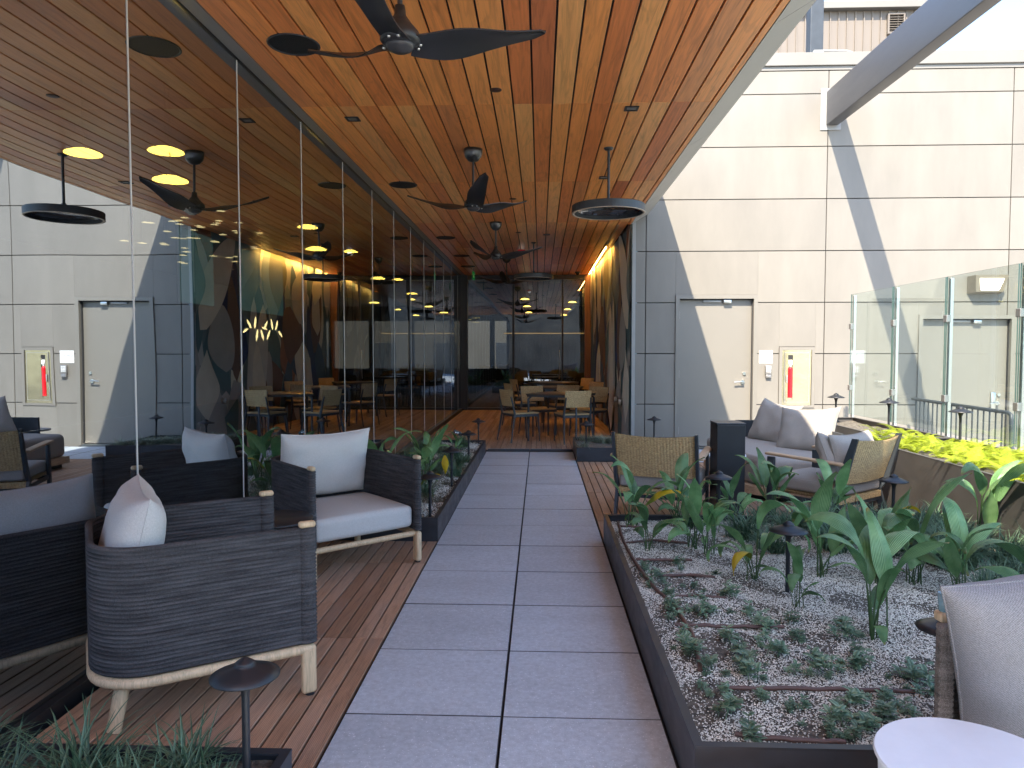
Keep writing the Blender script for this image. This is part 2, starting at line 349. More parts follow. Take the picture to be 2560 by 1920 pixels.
M['rope2'] = rope('taupe rope', (.12, .105, .09), (.34, .30, .26))
def wickmat():
    m = bpy.data.materials.new('wicker'); m.use_nodes = True; t = m.node_tree; b = t.nodes['Principled BSDF']; L = t.links.new
    n = N(t, 'ShaderNodeTexNoise', i_Scale=1, i_Detail=3); L(mapping(t, (60, 60, 180), 'Object'), n.inputs['Vector'])
    L(ramp(t, n.outputs[0], [(.3, (.27, .165, .07)), (.7, (.62, .44, .21))]), b.inputs['Base Color']); b.inputs['Roughness'].default_value = .5
    return m
M['wicker'] = wickmat()

# ------------------------------------------------------------------ the setting
CZ = 3.235; GX = -1.90; WY = 10.5; BY = 17.25
def struct(name): return thing(name, None, None, kind='structure')
g = MB(); g.box(-60, 60, -60, 90, -6.2, -6.0); o = g.build('ground', pm('distant roof gravel', (.3, .29, .27), .9, var=(.3, .2))); tag(o, kind='structure')
g = MB(); g.box(-14, 4.35, -14, 30, -.6, -.035); tag(g.build('terrace_slab', pm('terrace slab', (.62, .61, .58), .9, var=(3, .3))), kind='structure')
g = MB(); g.box(4.36, 12, -14, 10.5, -.6, -.3); tag(g.build('lower_walkway', pm('lower walkway concrete', (.52, .50, .46), .8, var=(2, .1))), kind='structure')

g = MB(); g.box(GX + .03, 2.93, .5, BY, -.034, -.026); g.box(2.93, 4.3, 9.1, 10.45, -.034, -.026); g.box(-.78, .49, -6, .5, -.034, -.026); tag(g.build('gap_shade_sheet', M['dark']), kind='structure')  # dark sheet added under boards and pavers so their gaps look shaded
# decking
deck = struct('deck')
def board_mesh(L, wd=.0685):
    return MB().rbox((0, 0, -.0105), (wd/2, L/2, .0105), .003, 1, 0, smooth=False).mesh('board', M['deck'])
BM = {}
nb = 0
def boards(x0, x1, ys, P=.0748, stuff=False):
    n = round((x1 - x0) / P); P = (x1 - x0) / n
    acc = MB()
    for k in range(n):
        x = x0 + P*(k+.5)
        for a, b in zip(ys[:-1], ys[1:]):
            L = round(b - a - .005, 3)
            if stuff: acc.box(x - .034, x + .034, a + .003, b - .003, -.021, 0); continue
            if L not in BM: BM[L] = board_mesh(L)
            put('board', BM[L], deck, (x, (a+b)/2, random.uniform(-.0012, 0)))
    if stuff: tag(acc.build('board_field', M['deck'], deck), kind='stuff')
PX0, PX1 = -.753, .466                                # edges of the paved path
boards(GX + .06, PX0 - .006, [2.12, 3.43, 4.68, 5.93])
boards(GX + .06, -1.64, [5.93, 7.2, 8.4, 10.34])
boards(PX1 + .006, 2.9, [5.28, 5.92, 7.14, 8.36, 9.14])
boards(GX + .06, 1.285, [10.34, 12.7, 15.0, BY - .03], stuff=False)
boards(GX + .06, PX0 - .006, [.5, 2.12], stuff=True)
boards(PX1 + .006, 2.9, [1.0, 2.14], stuff=True)
# path pavers
path = struct('path')
def pav(a, b):
    m = MB(); c = .0025
    m.add([(-a+c, -b+c, 0), (a-c, -b+c, 0), (a-c, b-c, 0), (-a+c, b-c, 0), (-a, -b, -.002), (a, -b, -.002), (a, b, -.002), (-a, b, -.002), (-a, -b, -.04), (a, -b, -.04), (a, b, -.04), (-a, b, -.04)],
          [(0, 1, 2, 3), (11, 10, 9, 8)], 0)
    m.add(m.v[:12], [(4, 5, 1, 0), (5, 6, 2, 1), (6, 7, 3, 2), (7, 4, 0, 3), (8, 9, 5, 4), (9, 10, 6, 5), (10, 11, 7, 6), (11, 8, 4, 7)], 1)
    return m.mesh('paver', [M['paver'], M['grime']])
pvm = pav(.3020, .3028)
xc = (PX0 + PX1) / 2
for k in range(-12, 13):
    y = 2.695 + .6096*k + .3048
    if y + .3 > 10.36: continue
    for s in (-1, 1): put('paver', pvm, path, (xc + s*.3055, y, random.uniform(-.0015, .0005)))
pe = pav(.3005, .014)
for s in (-1, 1): put('paver', pe, path, (xc + s*.3055, 10.326, 0))
for j in range(4):
    for k in range(2):
        put('paver', pvm, path, (2.25 + .612*j, 9.45 + .612*k, 0))

# ceiling
ceil = struct('ceiling')
JO = [.53 + 2.44*k for k in range(8)]
cm = {}
xs0 = -1.80; P = .1458; n = 22
for k in range(n):
    xa = xs0 + P*k; xb = min(xa + P - .013, 1.302)
    for j in range(len(JO)):
        ya = JO[j]; yb = JO[j+1] if j + 1 < len(JO) else BY
        if k >= n - 2 and yb > 10.6:
            if k == n - 1 and ya > 10.6: continue
            if k == n - 1: yb = 10.5
        xe = xb
        if k >= n - 2 and ya > 10.4: xe = 1.115
        if xe - xa < .03: continue
        key = (round(xe - xa, 3), round(yb - ya, 3))
        if key not in cm: cm[key] = MB().rbox((0, 0, .009), (key[0]/2, key[1]/2 - .0012, .009), .002, 1, 0, smooth=False).mesh('ceiling_plank', M['ceil'])
        put('ceiling_plank', cm[key], ceil, ((xa+xe)/2, (ya+yb)/2, CZ))
acc = MB()
for k in range(n):
    xa = xs0 + P*k
    acc.box(xa, min(xa + P - .013, 1.302), -.98, .525, CZ, CZ + .018)
tag(acc.build('ceiling_plank_field', M['ceil'], ceil), kind='stuff')
MB().box(-1.83, 1.30, -.98, BY + .02, CZ + .032, CZ + .05).build('backing_board', M['gap'], ceil)
rs = MB(); rs.box(-9, 1.50, -1.0, WY + .02, 3.52, 4.29); rs.box(-9, 2.2, WY + .03, 30, 3.52, 4.29); rs.build('roof_slab', M['trim'], ceil)
# pale soffit edge in panels
sof = MB()
for j in range(-1, 5):
    ya = .53 + 2.44*j + 1.2; yb = ya + 2.432
    if ya > WY: continue
    yb = min(yb, WY - .004); ya = max(ya, -1.0)
    MB().add([(1.306, ya, CZ - .002), (1.557, ya, 3.385), (1.557, ya, 4.292), (1.51, ya, 4.292), (1.306, ya, 3.4),
              (1.306, yb, CZ - .002), (1.557, yb, 3.385), (1.557, yb, 4.292), (1.51, yb, 4.292), (1.306, yb, 3.4)],
             [(4,3,2,1,0), (5,6,7,8,9), (0,1,6,5), (1,2,7,6), (2,3,8,7), (3,4,9,8), (4,0,5,9)]).build('soffit_panel', M['trim'], ceil)
MB().box(GX + .012, -1.805, -.98, BY, CZ - .004, CZ + .03).build('edge_trim', M['greymetal'], ceil)

# ---------------------------------------------------------------- left glass wall
gw = thing('glass_wall', 'long wall of dark mirror-like glass panes on the left of the terrace', 'glass wall')
def pane_x(parent, x, y0, y1, z0, z1, t=.012, name='pane'):
    m = MB()
    m.add([(x, y0, z0), (x, y1, z0), (x, y1, z1), (x, y0, z1)], [(0, 1, 2, 3)], 0)
    m.add([(x-t, y0, z0), (x-t, y1, z0), (x-t, y1, z1), (x-t, y0, z1)], [(3, 2, 1, 0)], 1)
    m.add([(x, y0, z0), (x, y1, z0), (x, y1, z1), (x, y0, z1), (x-t, y0, z0), (x-t, y1, z0), (x-t, y1, z1), (x-t, y0, z1)], [(0,4,5,1), (2,6,7,3), (1,5,6,2), (3,7,4,0)], 2)
    return m.build(name, [M['glass'], M['glassin'], M['gedge']], parent)
G0, GS = 3.30, 1.2057
for k in range(-10, 12):
    y0 = G0 + GS*(k) ; y1 = min(y0 + GS, BY - .02)
    if y0 > BY - .1: continue
    pane_x(gw, GX, y0 + .004, y1 - .004, .05, CZ - .012)
    if k > -10: MB().box(GX - .010, GX + .003, y0 - .0035, y0 + .0035, .05, CZ - .012).build('joint_seal', M['seal'], gw)
MB().box(GX - .05, GX + .035, -9.4, BY - .03, -.03, .048).build('base_channel', M['frame'], gw)
MB().box(GX - .05, GX + .008, -9.4, BY - .03, CZ - .006, CZ + .05).build('head_channel', M['frame'], gw)

# ---------------------------------------------------------------- far glass screen
bw = thing('glass_screen', 'dark framed glass screen with doors at the far end of the corridor', 'glass wall')
def frame_bar(x0, x1, z0, z1, name='frame_post', d=.07): MB().rbox(((x0+x1)/2, BY + .03, (z0+z1)/2), ((x1-x0)/2, d, (z1-z0)/2), .004, 1, 0, smooth=False).build(name, M['frame'], bw)
frame_bar(-1.93, -1.74, 0, CZ - .002, d=.09); frame_bar(-.665, -.615, .06, 3.12); frame_bar(.515, .555, .06, 3.12)
frame_bar(-1.738, 1.06, 3.122, CZ - .002, 'head_rail'); frame_bar(-1.738, 1.06, 0, .058, 'sill_rail')
MB().box(1.062, 1.21, BY - .06, BY + .1, 0, CZ + .06).build('timber_post', pm('stained timber', (.11, .045, .022), .5, var=((30, 30, 2), .3)), bw)
MB().rbox((.46, BY - .075, 1.1), (.012, .012, .35), .01, 1, 0).build('pull_handle', M['alu'], bw)
def pane_y(parent, y, x0, x1, z0, z1, mats, t=.012, name='pane'):
    m = MB()
    m.add([(x0, y, z0), (x1, y, z0), (x1, y, z1), (x0, y, z1)], [(0, 1, 2, 3)], 0)
    m.add([(x0, y+t, z0), (x1, y+t, z0), (x1, y+t, z1), (x0, y+t, z1)], [(3, 2, 1, 0)], 1)
    m.add([(x0, y, z0), (x1, y, z0), (x1, y, z1), (x0, y, z1), (x0, y+t, z0), (x1, y+t, z0), (x1, y+t, z1), (x0, y+t, z1)], [(0,4,5,1), (2,6,7,3), (1,5,6,2), (3,7,4,0)], 2)
    return m.build(name, mats, parent)
for a, b in ((-1.738, -.667), (-.613, .513), (.557, 1.06)): pane_y(bw, BY + .01, a, b, .06, 3.12, [M['glassback'], M['glassin'], M['gedge']])

rb = thing('added_rear_wall', 'wall added behind the camera to keep the bright horizon out of the far glass screen', 'building')
MB().rbox((0, -13, 2.7), (9, .3, 2.9), .02, 1, 0, smooth=False).build('wall', pm('beige render', (.27, .21, .15), .7, var=(.8, .3)), rb)  # unseen wall, added to block the bright horizon mirrored in the screen


# ---------------------------------------------------------------- interior seen dimly through the glass
inn = struct('interior_room')
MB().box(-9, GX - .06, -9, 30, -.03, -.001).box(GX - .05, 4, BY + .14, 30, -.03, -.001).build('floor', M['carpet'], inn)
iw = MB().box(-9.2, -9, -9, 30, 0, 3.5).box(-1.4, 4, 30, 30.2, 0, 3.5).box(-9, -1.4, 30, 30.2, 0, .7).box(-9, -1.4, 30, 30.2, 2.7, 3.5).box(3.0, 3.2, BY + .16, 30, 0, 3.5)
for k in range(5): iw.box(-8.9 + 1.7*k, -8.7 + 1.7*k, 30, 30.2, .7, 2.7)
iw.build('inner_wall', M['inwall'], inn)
dbd = thing('added_backdrop_building', 'building added beyond the room to stand pale and sunlit behind its windows', 'building')
MB().rbox((-10, 46, 3), (18, .5, 5), .02, 1, 0, smooth=False).build('wall', pm('distant stucco', (.08, .068, .052), .8, var=(.3, .2)), dbd)  # added backdrop that catches sun and brightens the open end of the room
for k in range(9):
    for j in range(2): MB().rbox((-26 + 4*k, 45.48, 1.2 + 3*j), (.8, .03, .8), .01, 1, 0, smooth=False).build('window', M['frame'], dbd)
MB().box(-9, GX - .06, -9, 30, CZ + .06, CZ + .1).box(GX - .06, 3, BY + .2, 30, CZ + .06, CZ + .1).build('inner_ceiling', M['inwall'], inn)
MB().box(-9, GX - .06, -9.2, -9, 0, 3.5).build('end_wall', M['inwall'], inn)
warm = MB().box(-1.5, 2.8, 29.9, 29.95, 2.15, 2.19); warm.build('warm_light_line', emis('warm line', (1, .55, .15), .25), inn)
MB().box(-1.3, 2.6, 29.85, 29.98, .2, 2.1).build('slatted_panel', pm('tan slats', (.55, .38, .22), .7, var=((20, 1, 1), .3)), inn)
for y0, y1 in ((9.9, 11.0), (12.4, 14.6)):
    pass
tw = thing('clerestory_window', 'tall pale teal window glowing behind the dark glass wall', 'window')
for a, b in ((at(452, 700, x=-5.2).y, at(534, 700, x=-5.2).y), (at(600, 700, x=-5.2).y, at(707, 700, x=-5.2).y)):
    MB().box(-5.22, -5.2, a, b, 2.13, 3.2).build('pane', M['teal'], tw)
    MB().box(-5.24, -5.225, a - .05, b + .05, 2.08, 3.25).build('frame', M['frame'], tw)
# woven pendant lamps inside
def pendant(loc, label):
    t = thing('pendant_lamp', label, 'pendant lamp', loc, group='glowing woven pendants behind the glass')
    MB().lathe([(0, .035), (.06, .03), (.115, .008), (.12, 0), (.11, .004), (0, .02)], n=24).build('lamp_shade', M['lampin'], t)
    MB().cyl((0, 0, .035), (0, 0, CZ - loc[2] + .05), .004, n=6).build('cord', M['black'], t)
PL = ['glowing yellow woven disc lamp above the ring lamp reflection', 'glowing yellow disc lamp, higher of the pair by the second glass joint', 'glowing yellow disc lamp, lower of the pair beside the fan reflection',
      'small yellow disc lamp above the third glass joint', 'yellow disc lamp hanging right of the third joint', 'far yellow disc lamp near the corridor end', 'last small yellow disc lamp by the mural reflection', 'tiny yellow disc lamp low behind the fifth pane', 'tiny yellow disc lamp low behind the sixth pane']
for (px, py, X), lb in zip([(208, 385, -3.15), (415, 380, -2.62), (426, 452, -2.62), (769, 569, -2.8), (790, 624, -2.6), (876, 630, -3.0), (945, 697, -2.7), (994, 700, -3.0), (1030, 735, -2.8)], PL):
    pendant(tuple(at(px, py, x=X)), lb)
for k, (lx, ly) in enumerate([(-.4, 19.0), (.9, 20.2), (-.4, 22.0), (.9, 23.6), (-.4, 25.4), (.9, 27.2)]):
    pendant((lx, ly, 2.78), 'warm pendant disc inside the far room, ' + ['first', 'second', 'third', 'fourth', 'fifth', 'sixth'][k] + ' beyond the screen')
# petal chandelier and disc cluster
pc = thing('petal_chandelier', 'row of lit petal bulbs glowing behind the dark glass', 'chandelier', tuple(at(660, 824, x=-4.2)))
MB().cyl((0, -.75, 0), (0, .75, 0), .008, n=6).build('bar', M['black'], pc)
for k in range(11):
    yy = -.6 + .12*k; a = R([200, 140, 75, 250, 300, 45, 170, 230, 110, 60, 330][k])
    pt = MB(); pt.tube([(0, yy, 0), (0, yy + .12*math.cos(a)*.4, .12*math.sin(a)*.4), (0, yy +   .12*math.cos(a), .12*math.sin(a)), (0, yy + .19*math.cos(a), .19*math.sin(a))], [.006, .014, .016, .004], 8); pt.build('petal_bulb', M['neon'], pc)
dc = thing('disc_chandelier', 'cluster of little hanging discs glinting behind the glass', 'chandelier', tuple(at(490, 560, x=-4.6)))
rods = MB(); discs = MB(); rr = random.Random(5)
for k in range(46):
    a, b, c = rr.uniform(-.6, .6), rr.uniform(-.75, .75), rr.uniform(-.45, .25)
    rods.cyl((a, b, c), (a, b, .55), .003, n=4); discs.lathe([(0, .012), (.055, 0), (0, -.004)], (a, b, c), 10)
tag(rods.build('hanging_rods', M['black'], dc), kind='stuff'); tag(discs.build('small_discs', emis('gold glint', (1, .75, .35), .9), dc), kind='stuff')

# ---------------------------------------------------------------- mural wall
mw = thing('mural_wall', 'wall with a tall painted mural of overlapping leaf shapes in teal, grey and rust', 'wall')
mv = Vector((1.21 - 1.324, BY - WY, 0)); ml_ = mv.length; mu = mv.normalized(); mn = Vector((-mu.y, mu.x, 0))     # mn points to -x
MO = Vector((1.324, WY, 0))
def mp(u, z, off=0): p = MO + mu*u + mn*off; return (p.x, p.y, z)
b = MB(); b.add([mp(0, 0), mp(ml_, 0), mp(ml_, 3.4), mp(0, 3.4), mp(0, 0, -.08), mp(ml_, 0, -.08), mp(ml_, 3.4, -.08), mp(0, 3.4, -.08)], [(3,2,1,0), (4,5,6,7), (0,1,5,4), (1,2,6,5), (2,3,7,6), (3,0,4,7)])
b.build('wall_board', pm('mural ground teal', (.18, .24, .25), .75, var=(2, .15)), mw)
MC = [(.36, .33, .28), (.28, .28, .26), (.05, .095, .105), (.03, .06, .09), (.16, .075, .045), (.07, .075, .05), (.20, .20, .19), (.015, .03, .08), (.12, .155, .155), (.40, .36, .29), (.08, .05, .04)]
mm = [pm('mural paint %d' % i, tuple(min(.75, q_*2.1 + .012) for q_ in c), .75, var=(3, .08)) for i, c in enumerate(MC)]
art = MB(); mr_ = random.Random(21)
def leafpoly(u0, z0, L, Wd, th, bend, kind):
    pts = []; n = 12; left = []; right = []
    for i in range(n + 1):
        t = i/n; s = t*L; a = th + bend*(t - .5)
        cx = u0 + math.sin(th)*s + math.sin(th + math.pi/2)*bend*.35*L*(t*(1-t)); cz = z0 + math.cos(th)*s + math.cos(th + math.pi/2)*bend*.35*L*(t*(1-t))
        wd = Wd * ((math.sin(math.pi*min(1, t**.8)))**.75 if kind == 0 else (math.sin(math.pi*t))**1.1*(1 + .25*math.sin(5*t)) if kind == 1 else min(1, 5*t)*(1 - t)**.45)
        nx, nz = math.cos(a), -math.sin(a)
        left.append((cx - nx*wd*.5, cz - nz*wd*.5)); right.append((cx + nx*wd*.5*(.75 if kind == 1 else 1), cz + nz*wd*.5))
    return left, right
for q in range(84):
    u0 = mr_.uniform(-.2, ml_ + .2); z0 = mr_.uniform(-.8, 2.6); L = mr_.uniform(.9, 2.2); W_ = mr_.uniform(.35, 1.05); th = mr_.gauss(0, .30); bend = mr_.uniform(-.7, .7)
    if mr_.random() < .12: th += math.pi
    l, r_ = leafpoly(u0, z0, L, W_, th, bend, mr_.choice([0, 0, 1, 2])); off = .0012 + .0004*q
    ok = lambda p: (max(.004, min(ml_ - .004, p[0])), max(.004, min(3.39, p[1])))
    ci = mr_.choice([0, 0, 1, 1, 2, 3, 4, 5, 6, 8, 9, 2, 7, 10] if z0 + L > 1.6 else [1, 2, 3, 6, 8, 7, 0, 10, 10])
    for i in range(len(l) - 1):
        a_, b_, c_, d_ = ok(l[i]), ok(r_[i]), ok(r_[i+1]), ok(l[i+1])
        art.add([mp(a_[0], a_[1], off), mp(b_[0], b_[1], off), mp(c_[0], c_[1], off), mp(d_[0], d_[1], off)], [(0, 1, 2, 3)], ci)
art.build('mural_print', mm, mw)
for u in (.75, 1.35): MB().rbox(mp(u, .62, .06), (.03, .03, .045), .01, 1, 0).build('wall_hook', M['alu'], mw)
# cove with LED line
cv = thing('led_light_strip', 'glowing warm light line along the top of the mural wall', 'light strip')
MB().box(1.148, 1.166, WY + .06, BY - .08, CZ + .006, CZ + .014).build('light_line', M['led'], cv)
MB().box(1.118, 1.146, WY + .02, BY - .07, CZ - .002, CZ + .05).box(1.168, 1.215, WY + .02, BY - .07, CZ + .035, CZ + .06).build('channel', M['teak2'], cv)
MB().box(1.10, 1.40, WY + .01, BY + .1, 3.43, 3.5).build('cove_top', M['trim'], cv)

# ---------------------------------------------------------------- beige building wall
bwall = thing('panel_wall', 'tall beige panel-clad building wall facing the terrace', 'wall')
ZJ = [-.32, -.0970, .6386, 1.3741, 2.1096, 2.8451, 3.5806, 4.3161, 5.0516, 5.374]
XJ = [1.379, 1.525, 4.076, 6.63, 9.2, 12.0]
holes = [(1.955, 3.127, -1, 2.222), (5.40, 6.74, -1, 1.925), (3.44, 3.955, .59, 1.475)]
def rects(x0, x1, z0, z1, hs):
    if not hs: return [(x0, x1, z0, z1)] if x1 - x0 > .02 and z1 - z0 > .02 else []
    a, b, c, d = hs[0]
    if b <= x0 or a >= x1 or d <= z0 or c >= z1: return rects(x0, x1, z0, z1, hs[1:])
    out = []
    if a > x0: out += rects(x0, a, z0, z1, hs[1:])
    if b < x1: out += rects(b, x1, z0, z1, hs[1:])
    a2, b2 = max(a, x0), min(b, x1)
    if d < z1: out += rects(a2, b2, d, z1, hs[1:])
    if c > z0: out += rects(a2, b2, z0, c, hs[1:])
    return out
G = .006
for i in range(len(XJ) - 1):
    for j in range(len(ZJ) - 1):
        if ZJ[j+1] < .1 and XJ[i+1] < 4.2: continue
        x0, x1, z0, z1 = XJ[i] + (G if i else 0), XJ[i+1] - G, ZJ[j] + G, ZJ[j+1] - G
        if ZJ[j] < 0 and XJ[i] < 4: z0 = -.03
        for (a, b, c, d) in rects(x0, x1, z0, z1, holes):
            MB().rbox(((a+b)/2, WY + .012, (c+d)/2), ((b-a)/2, .012, (d-c)/2), .003, 1, 0, smooth=False).build('wall_panel', M['panel'], bwall)
MB().box(1.33, 1.376, WY - .012, WY + .05, -.03, CZ + .3).build('corner_trim', M['trim'], bwall)
core = MB()
for (a, b, c, d) in rects(1.33, 12.2, -.6, 5.374, [(2.02, 3.06, -1, 2.15), (5.46, 6.68, -1, 1.86), (3.49, 3.905, .63, 1.42)]): core.box(a, b, WY + .028, WY + .3, c, d)
core.box(1.33, 12.2, WY + .3, 13, -.6, 5.36); core.build('wall_core', M['gap'], bwall)
MB().box(1.36, 12.2, WY - .008, WY + .3, 5.380, 5.43).build('coping_band', M['coping'], bwall)
MB().rbox((6.8, WY + .2, 5.525), (5.45, .24, .09), .006, 1, 0, smooth=False).build('parapet_coping', M['coping'], bwall)
MB().rbox((7.95, WY - .02, -.19), (3.8, .018, .10), .003, 1, 0, smooth=False).build('base_flashing', M['trim'], bwall)

def steel_door(x0, x1, zb, zt, label, name='steel_door', cylinder=True):
    t = thing(name, label, 'door')
    fw = .055
    MB().box(x0 - fw, x0, WY - .022, WY + .10, zb, zt + fw).box(x1, x1 + fw, WY - .022, WY + .10, zb, zt + fw).box(x0, x1, WY - .022, WY + .10, zt, zt + fw).build('door_frame', M['doorm'], t)
    MB().rbox(((x0+x1)/2, WY + .085, (zb+zt)/2 + .01), ((x1-x0)/2 - .005, .022, (zt-zb)/2 - .016), .003, 1, 0, smooth=False).build('door_leaf', M['doorm'], t)
    MB().box(x0, x1, WY - .02, WY + .11, zb - .02, zb + .018).build('threshold', M['alu'], t)
    for z in (zb + .25, zb + 1.08, zt - .23): MB().cyl((x0 + .008, WY + .058, z - .055), (x0 + .008, WY + .058, z + .055), .009, n=8).build('hinge', M['alu'], t)
    hx = x1 - .13; hz = zb + .965
    h = MB(); h.cyl((hx, WY + .062, hz), (hx, WY + .045, hz), .03, n=16); h.cyl((hx, WY + .045, hz), (hx, WY + .0, hz), .010, n=8)
    h.tube([(hx, WY + .004, hz), (hx - .05, WY, hz + .005), (hx - .13, WY + .004, hz - .005)], .010, 8); h.build('door_handle', M['alu'], t)
    MB().cyl((hx + .025, WY + .062, hz + .12), (hx + .025, WY + .045, hz + .12), .023, n=16).build('lock_cylinder', M['alu'], t)
    cxm = (x0 + x1)/2
    MB().rbox((cxm - .05, WY + .05, zt - .035), (.13, .012, .016), .003, 1, 0).build('closer_rail', M['greymetal'], t)
    MB().rbox((cxm + .16, WY + .03, zt - .04), (.055, .03, .024), .004, 1, 0).build('door_closer', M['alu'], t)
    return t
d1 = steel_door(2.012, 3.07, 0, 2.165, 'beige steel door with lever handle beside the extinguisher cabinet, half in shadow')
d2 = steel_door(5.455, 6.685, -.3, 1.87, 'wide beige steel door behind the glass fence, under the wall light')
MB().rbox((6.5, WY + .05, .70), (.035, .012, .12), .006, 1, 0).build('keypad_lock', M['alu'], d2)

# cabinet, sign, keypad, lamp
cb = thing('extinguisher_cabinet', 'bronze steel fire extinguisher cabinet with a red slot, set in the wall', 'cabinet')
fr = MB()
for a, b, c, d in ((3.445, 3.95, 1.425, 1.47), (3.445, 3.95, .595, .63), (3.445, 3.487, .63, 1.425), (3.908, 3.95, .63, 1.425)): fr.box(a, b, WY - .012, WY + .03, c, d)
fr.build('wall_frame', M['panel'], cb)
MB().box(3.488, 3.907, WY + .005, WY + .02, .631, 1.424).build('inner_frame', M['mirror'], cb)
dd = MB()
for a, b, c, d in ((3.53, 3.571, .68, 1.385), (3.640, 3.868, .68, 1.385), (3.571, 3.640, 1.355, 1.385), (3.571, 3.640, .68, .712)): dd.box(a, b, WY - .006, WY + .0048, c, d)
dd.build('cabinet_door', M['mirror'], cb)
ln = MB()
for a, b, c, d in ((3.522, 3.872, 1.3855, 1.391), (3.522, 3.872, .674, .6795), (3.522, 3.5275, .68, 1.385), (3.8685, 3.874, .68, 1.385)): ln.box(a, b, WY - .008, WY + .0035, c, d)
ln.build('bead', M['trim'], cb)
MB().box(3.5715, 3.6395, WY + .0005, WY + .004, 1.29, 1.354).build('slot_glass', M['dark'], cb)
MB().cyl((3.605, WY + .001, .74), (3.605, WY + .001, 1.16), .030, n=16).cyl((3.605, WY + .001, 1.16), (3.605, WY + .001, 1.19), .03, .012, n=16).build('extinguisher', M['red'], cb)
MB().cyl((3.605, WY + .001, 1.19), (3.605, WY + .001, 1.225), .012, n=10).rbox((3.605, WY - .004, 1.245), (.026, .014, .035), .006, 1, 0).build('valve', M['white'], cb)
MB().rbox((3.555, WY - .016, 1.01), (.009, .008, .055), .003, 1, 0).build('pull_handle', M['trim'], cb)
sg = thing('paper_sign', 'white square notice reading EMPLOYEES ONLY taped beside the door', 'sign')
MB().rbox((3.2545, WY - .0025, 1.329), (.0955, .002, .092), .001, 1, 0, smooth=False).build('sheet', M['white'], sg)
def text(body, size, loc, mat, parent, rot=(math.pi/2, 0, 0), name='lettering', al='LEFT', ex=.0004):
    c = bpy.data.curves.new(name, 'FONT'); c.body = body; c.size = size; c.extrude = ex; c.align_x = al; c.materials.append(mat); c.space_line = .95
    tmp = bpy.data.objects.new('tmp', c); link(tmp); dg = bpy.context.evaluated_depsgraph_get(); me = bpy.data.meshes.new_from_object(tmp.evaluated_get(dg)); bpy.data.objects.remove(tmp)
    o = bpy.data.objects.new(name, me); link(o); o.parent = parent; o.location = loc; o.rotation_euler = rot; return o
inkm = pm('grey print', (.07, .07, .09), .6)
text('EMPLOYEES\nONLY', .027, (3.170, WY - .0055, 1.345), inkm, sg)
MB().box(3.172, 3.30, WY - .0056, WY - .0046, 1.303, 1.3055).build('underline', inkm, sg)
kp = thing('keypad', 'small grey entry keypad on the wall under the paper notice', 'keypad')
MB().rbox((3.285, WY - .02, 1.14), (.042, .02, .065), .004, 1, 0).build('housing', M['greymetal'], kp)
kk = MB()
for i in range(3):
    for j in range(4): kk.rbox((3.262 + .023*i, WY - .041, 1.183 - .022*j), (.008, .003, .0075), .001, 1, 0, smooth=False)
kk.build('button_pad', M['white'], kp)
MB().rbox((3.285, WY - .022, 1.05), (.036, .022, .022), .004, 1, 0).build('shelf', M['greymetal'], kp)
wl = thing('wall_light', 'rectangular bronze wall light glowing white above the far door', 'wall light')
a0, a1 = 6.06, 6.51
MB().add([(a0, WY - .003, 2.22), (a1, WY - .003, 2.22), (a1, WY - .003, 2.47), (a0, WY - .003, 2.47), (a0 + .04, WY - .15, 2.24), (a1 - .04, WY - .15, 2.24), (a1, WY - .21, 2.47), (a0, WY - .21, 2.47)],
         [(1,0,3,2), (0,1,5,4), (2,3,7,6), (0,4,7,3), (1,2,6,5), (4,5,6,7)]).build('housing', pm('bronze lamp housing', (.20, .17, .13), .45), wl)
MB().add([(a0 + .10, WY - .159, 2.265), (a1 - .10, WY - .159, 2.265), (a1 - .06, WY - .207, 2.42), (a0 + .06, WY - .207, 2.42)], [(0, 1, 2, 3)]).build('lens', emis('white lamp glow', (1, .95, .82), 3.0), wl)

# ---------------------------------------------------------------- steel beam, rooftop things
bm = thing('steel_beam', 'long pale painted steel beam running from the wall over the terrace', 'beam')
MB().rbox((4.125, 3.4, 4.84), (.085, 7.08, .237), .012, 2, 0).build('beam_body', pm('beam paint', (.065, .065, .07), .28, var=((1, .6, 3), .12), rr=(.3, .5)), bm)
MB().rbox((4.106, WY - .008, 4.83), (.143, .007, .29), .003, 1, 0, smooth=False).build('wall_plate', M['trim'], bm)
mb_ = thing('metal_clad_penthouse', 'ribbed tan metal rooftop building with a louvred vent', 'building')
MB().box(1.5, 8.30, 16.05, 22, 4, 8.72).build('wall_body', M['clad'], mb_)
ribm = MB().rbox((0, 0, 0), (.012, .02, 2.34), .004, 1, 0, smooth=False).mesh('rib', M['clad'])
for k in range(38): put('rib', ribm, mb_, (1.6 + .178*k, 16.035, 6.37))
MB().rbox((4.9, 16.0, 8.79), (3.46, .12, .075), .008, 1, 0, smooth=False).build('roof_flashing', M['coping'], mb_)
vt = MB(); vt.box(7.42, 7.78, 15.97, 16.04, 8.20, 8.23).box(7.42, 7.78, 15.97, 16.04, 8.60, 8.63).box(7.42, 7.45, 15.97, 16.04, 8.23, 8.60).box(7.75, 7.78, 15.97, 16.04, 8.23, 8.60); vt.build('vent_frame', M['clad'], mb_)
MB().box(7.45, 7.75, 16.03, 16.045, 8.23, 8.60).build('vent_back', M['dark'], mb_)
for k in range(7): MB().box(-.15, .15, -.025, .025, -.004, .004, M=Matrix.Translation((7.6, 16.005, 8.26 + .05*k)) @ Matrix.Rotation(R(35), 4, 'X')).build('louvre', M['clad'], mb_)
rp = thing('roof_post', 'dark square steel post standing on the wall top behind the canopy', 'post')
MB().rbox((4.085, 11.1, 6.9), (.095, .095, 1.3), .008, 1, 0, smooth=False).build('post_body', M['char'], rp)
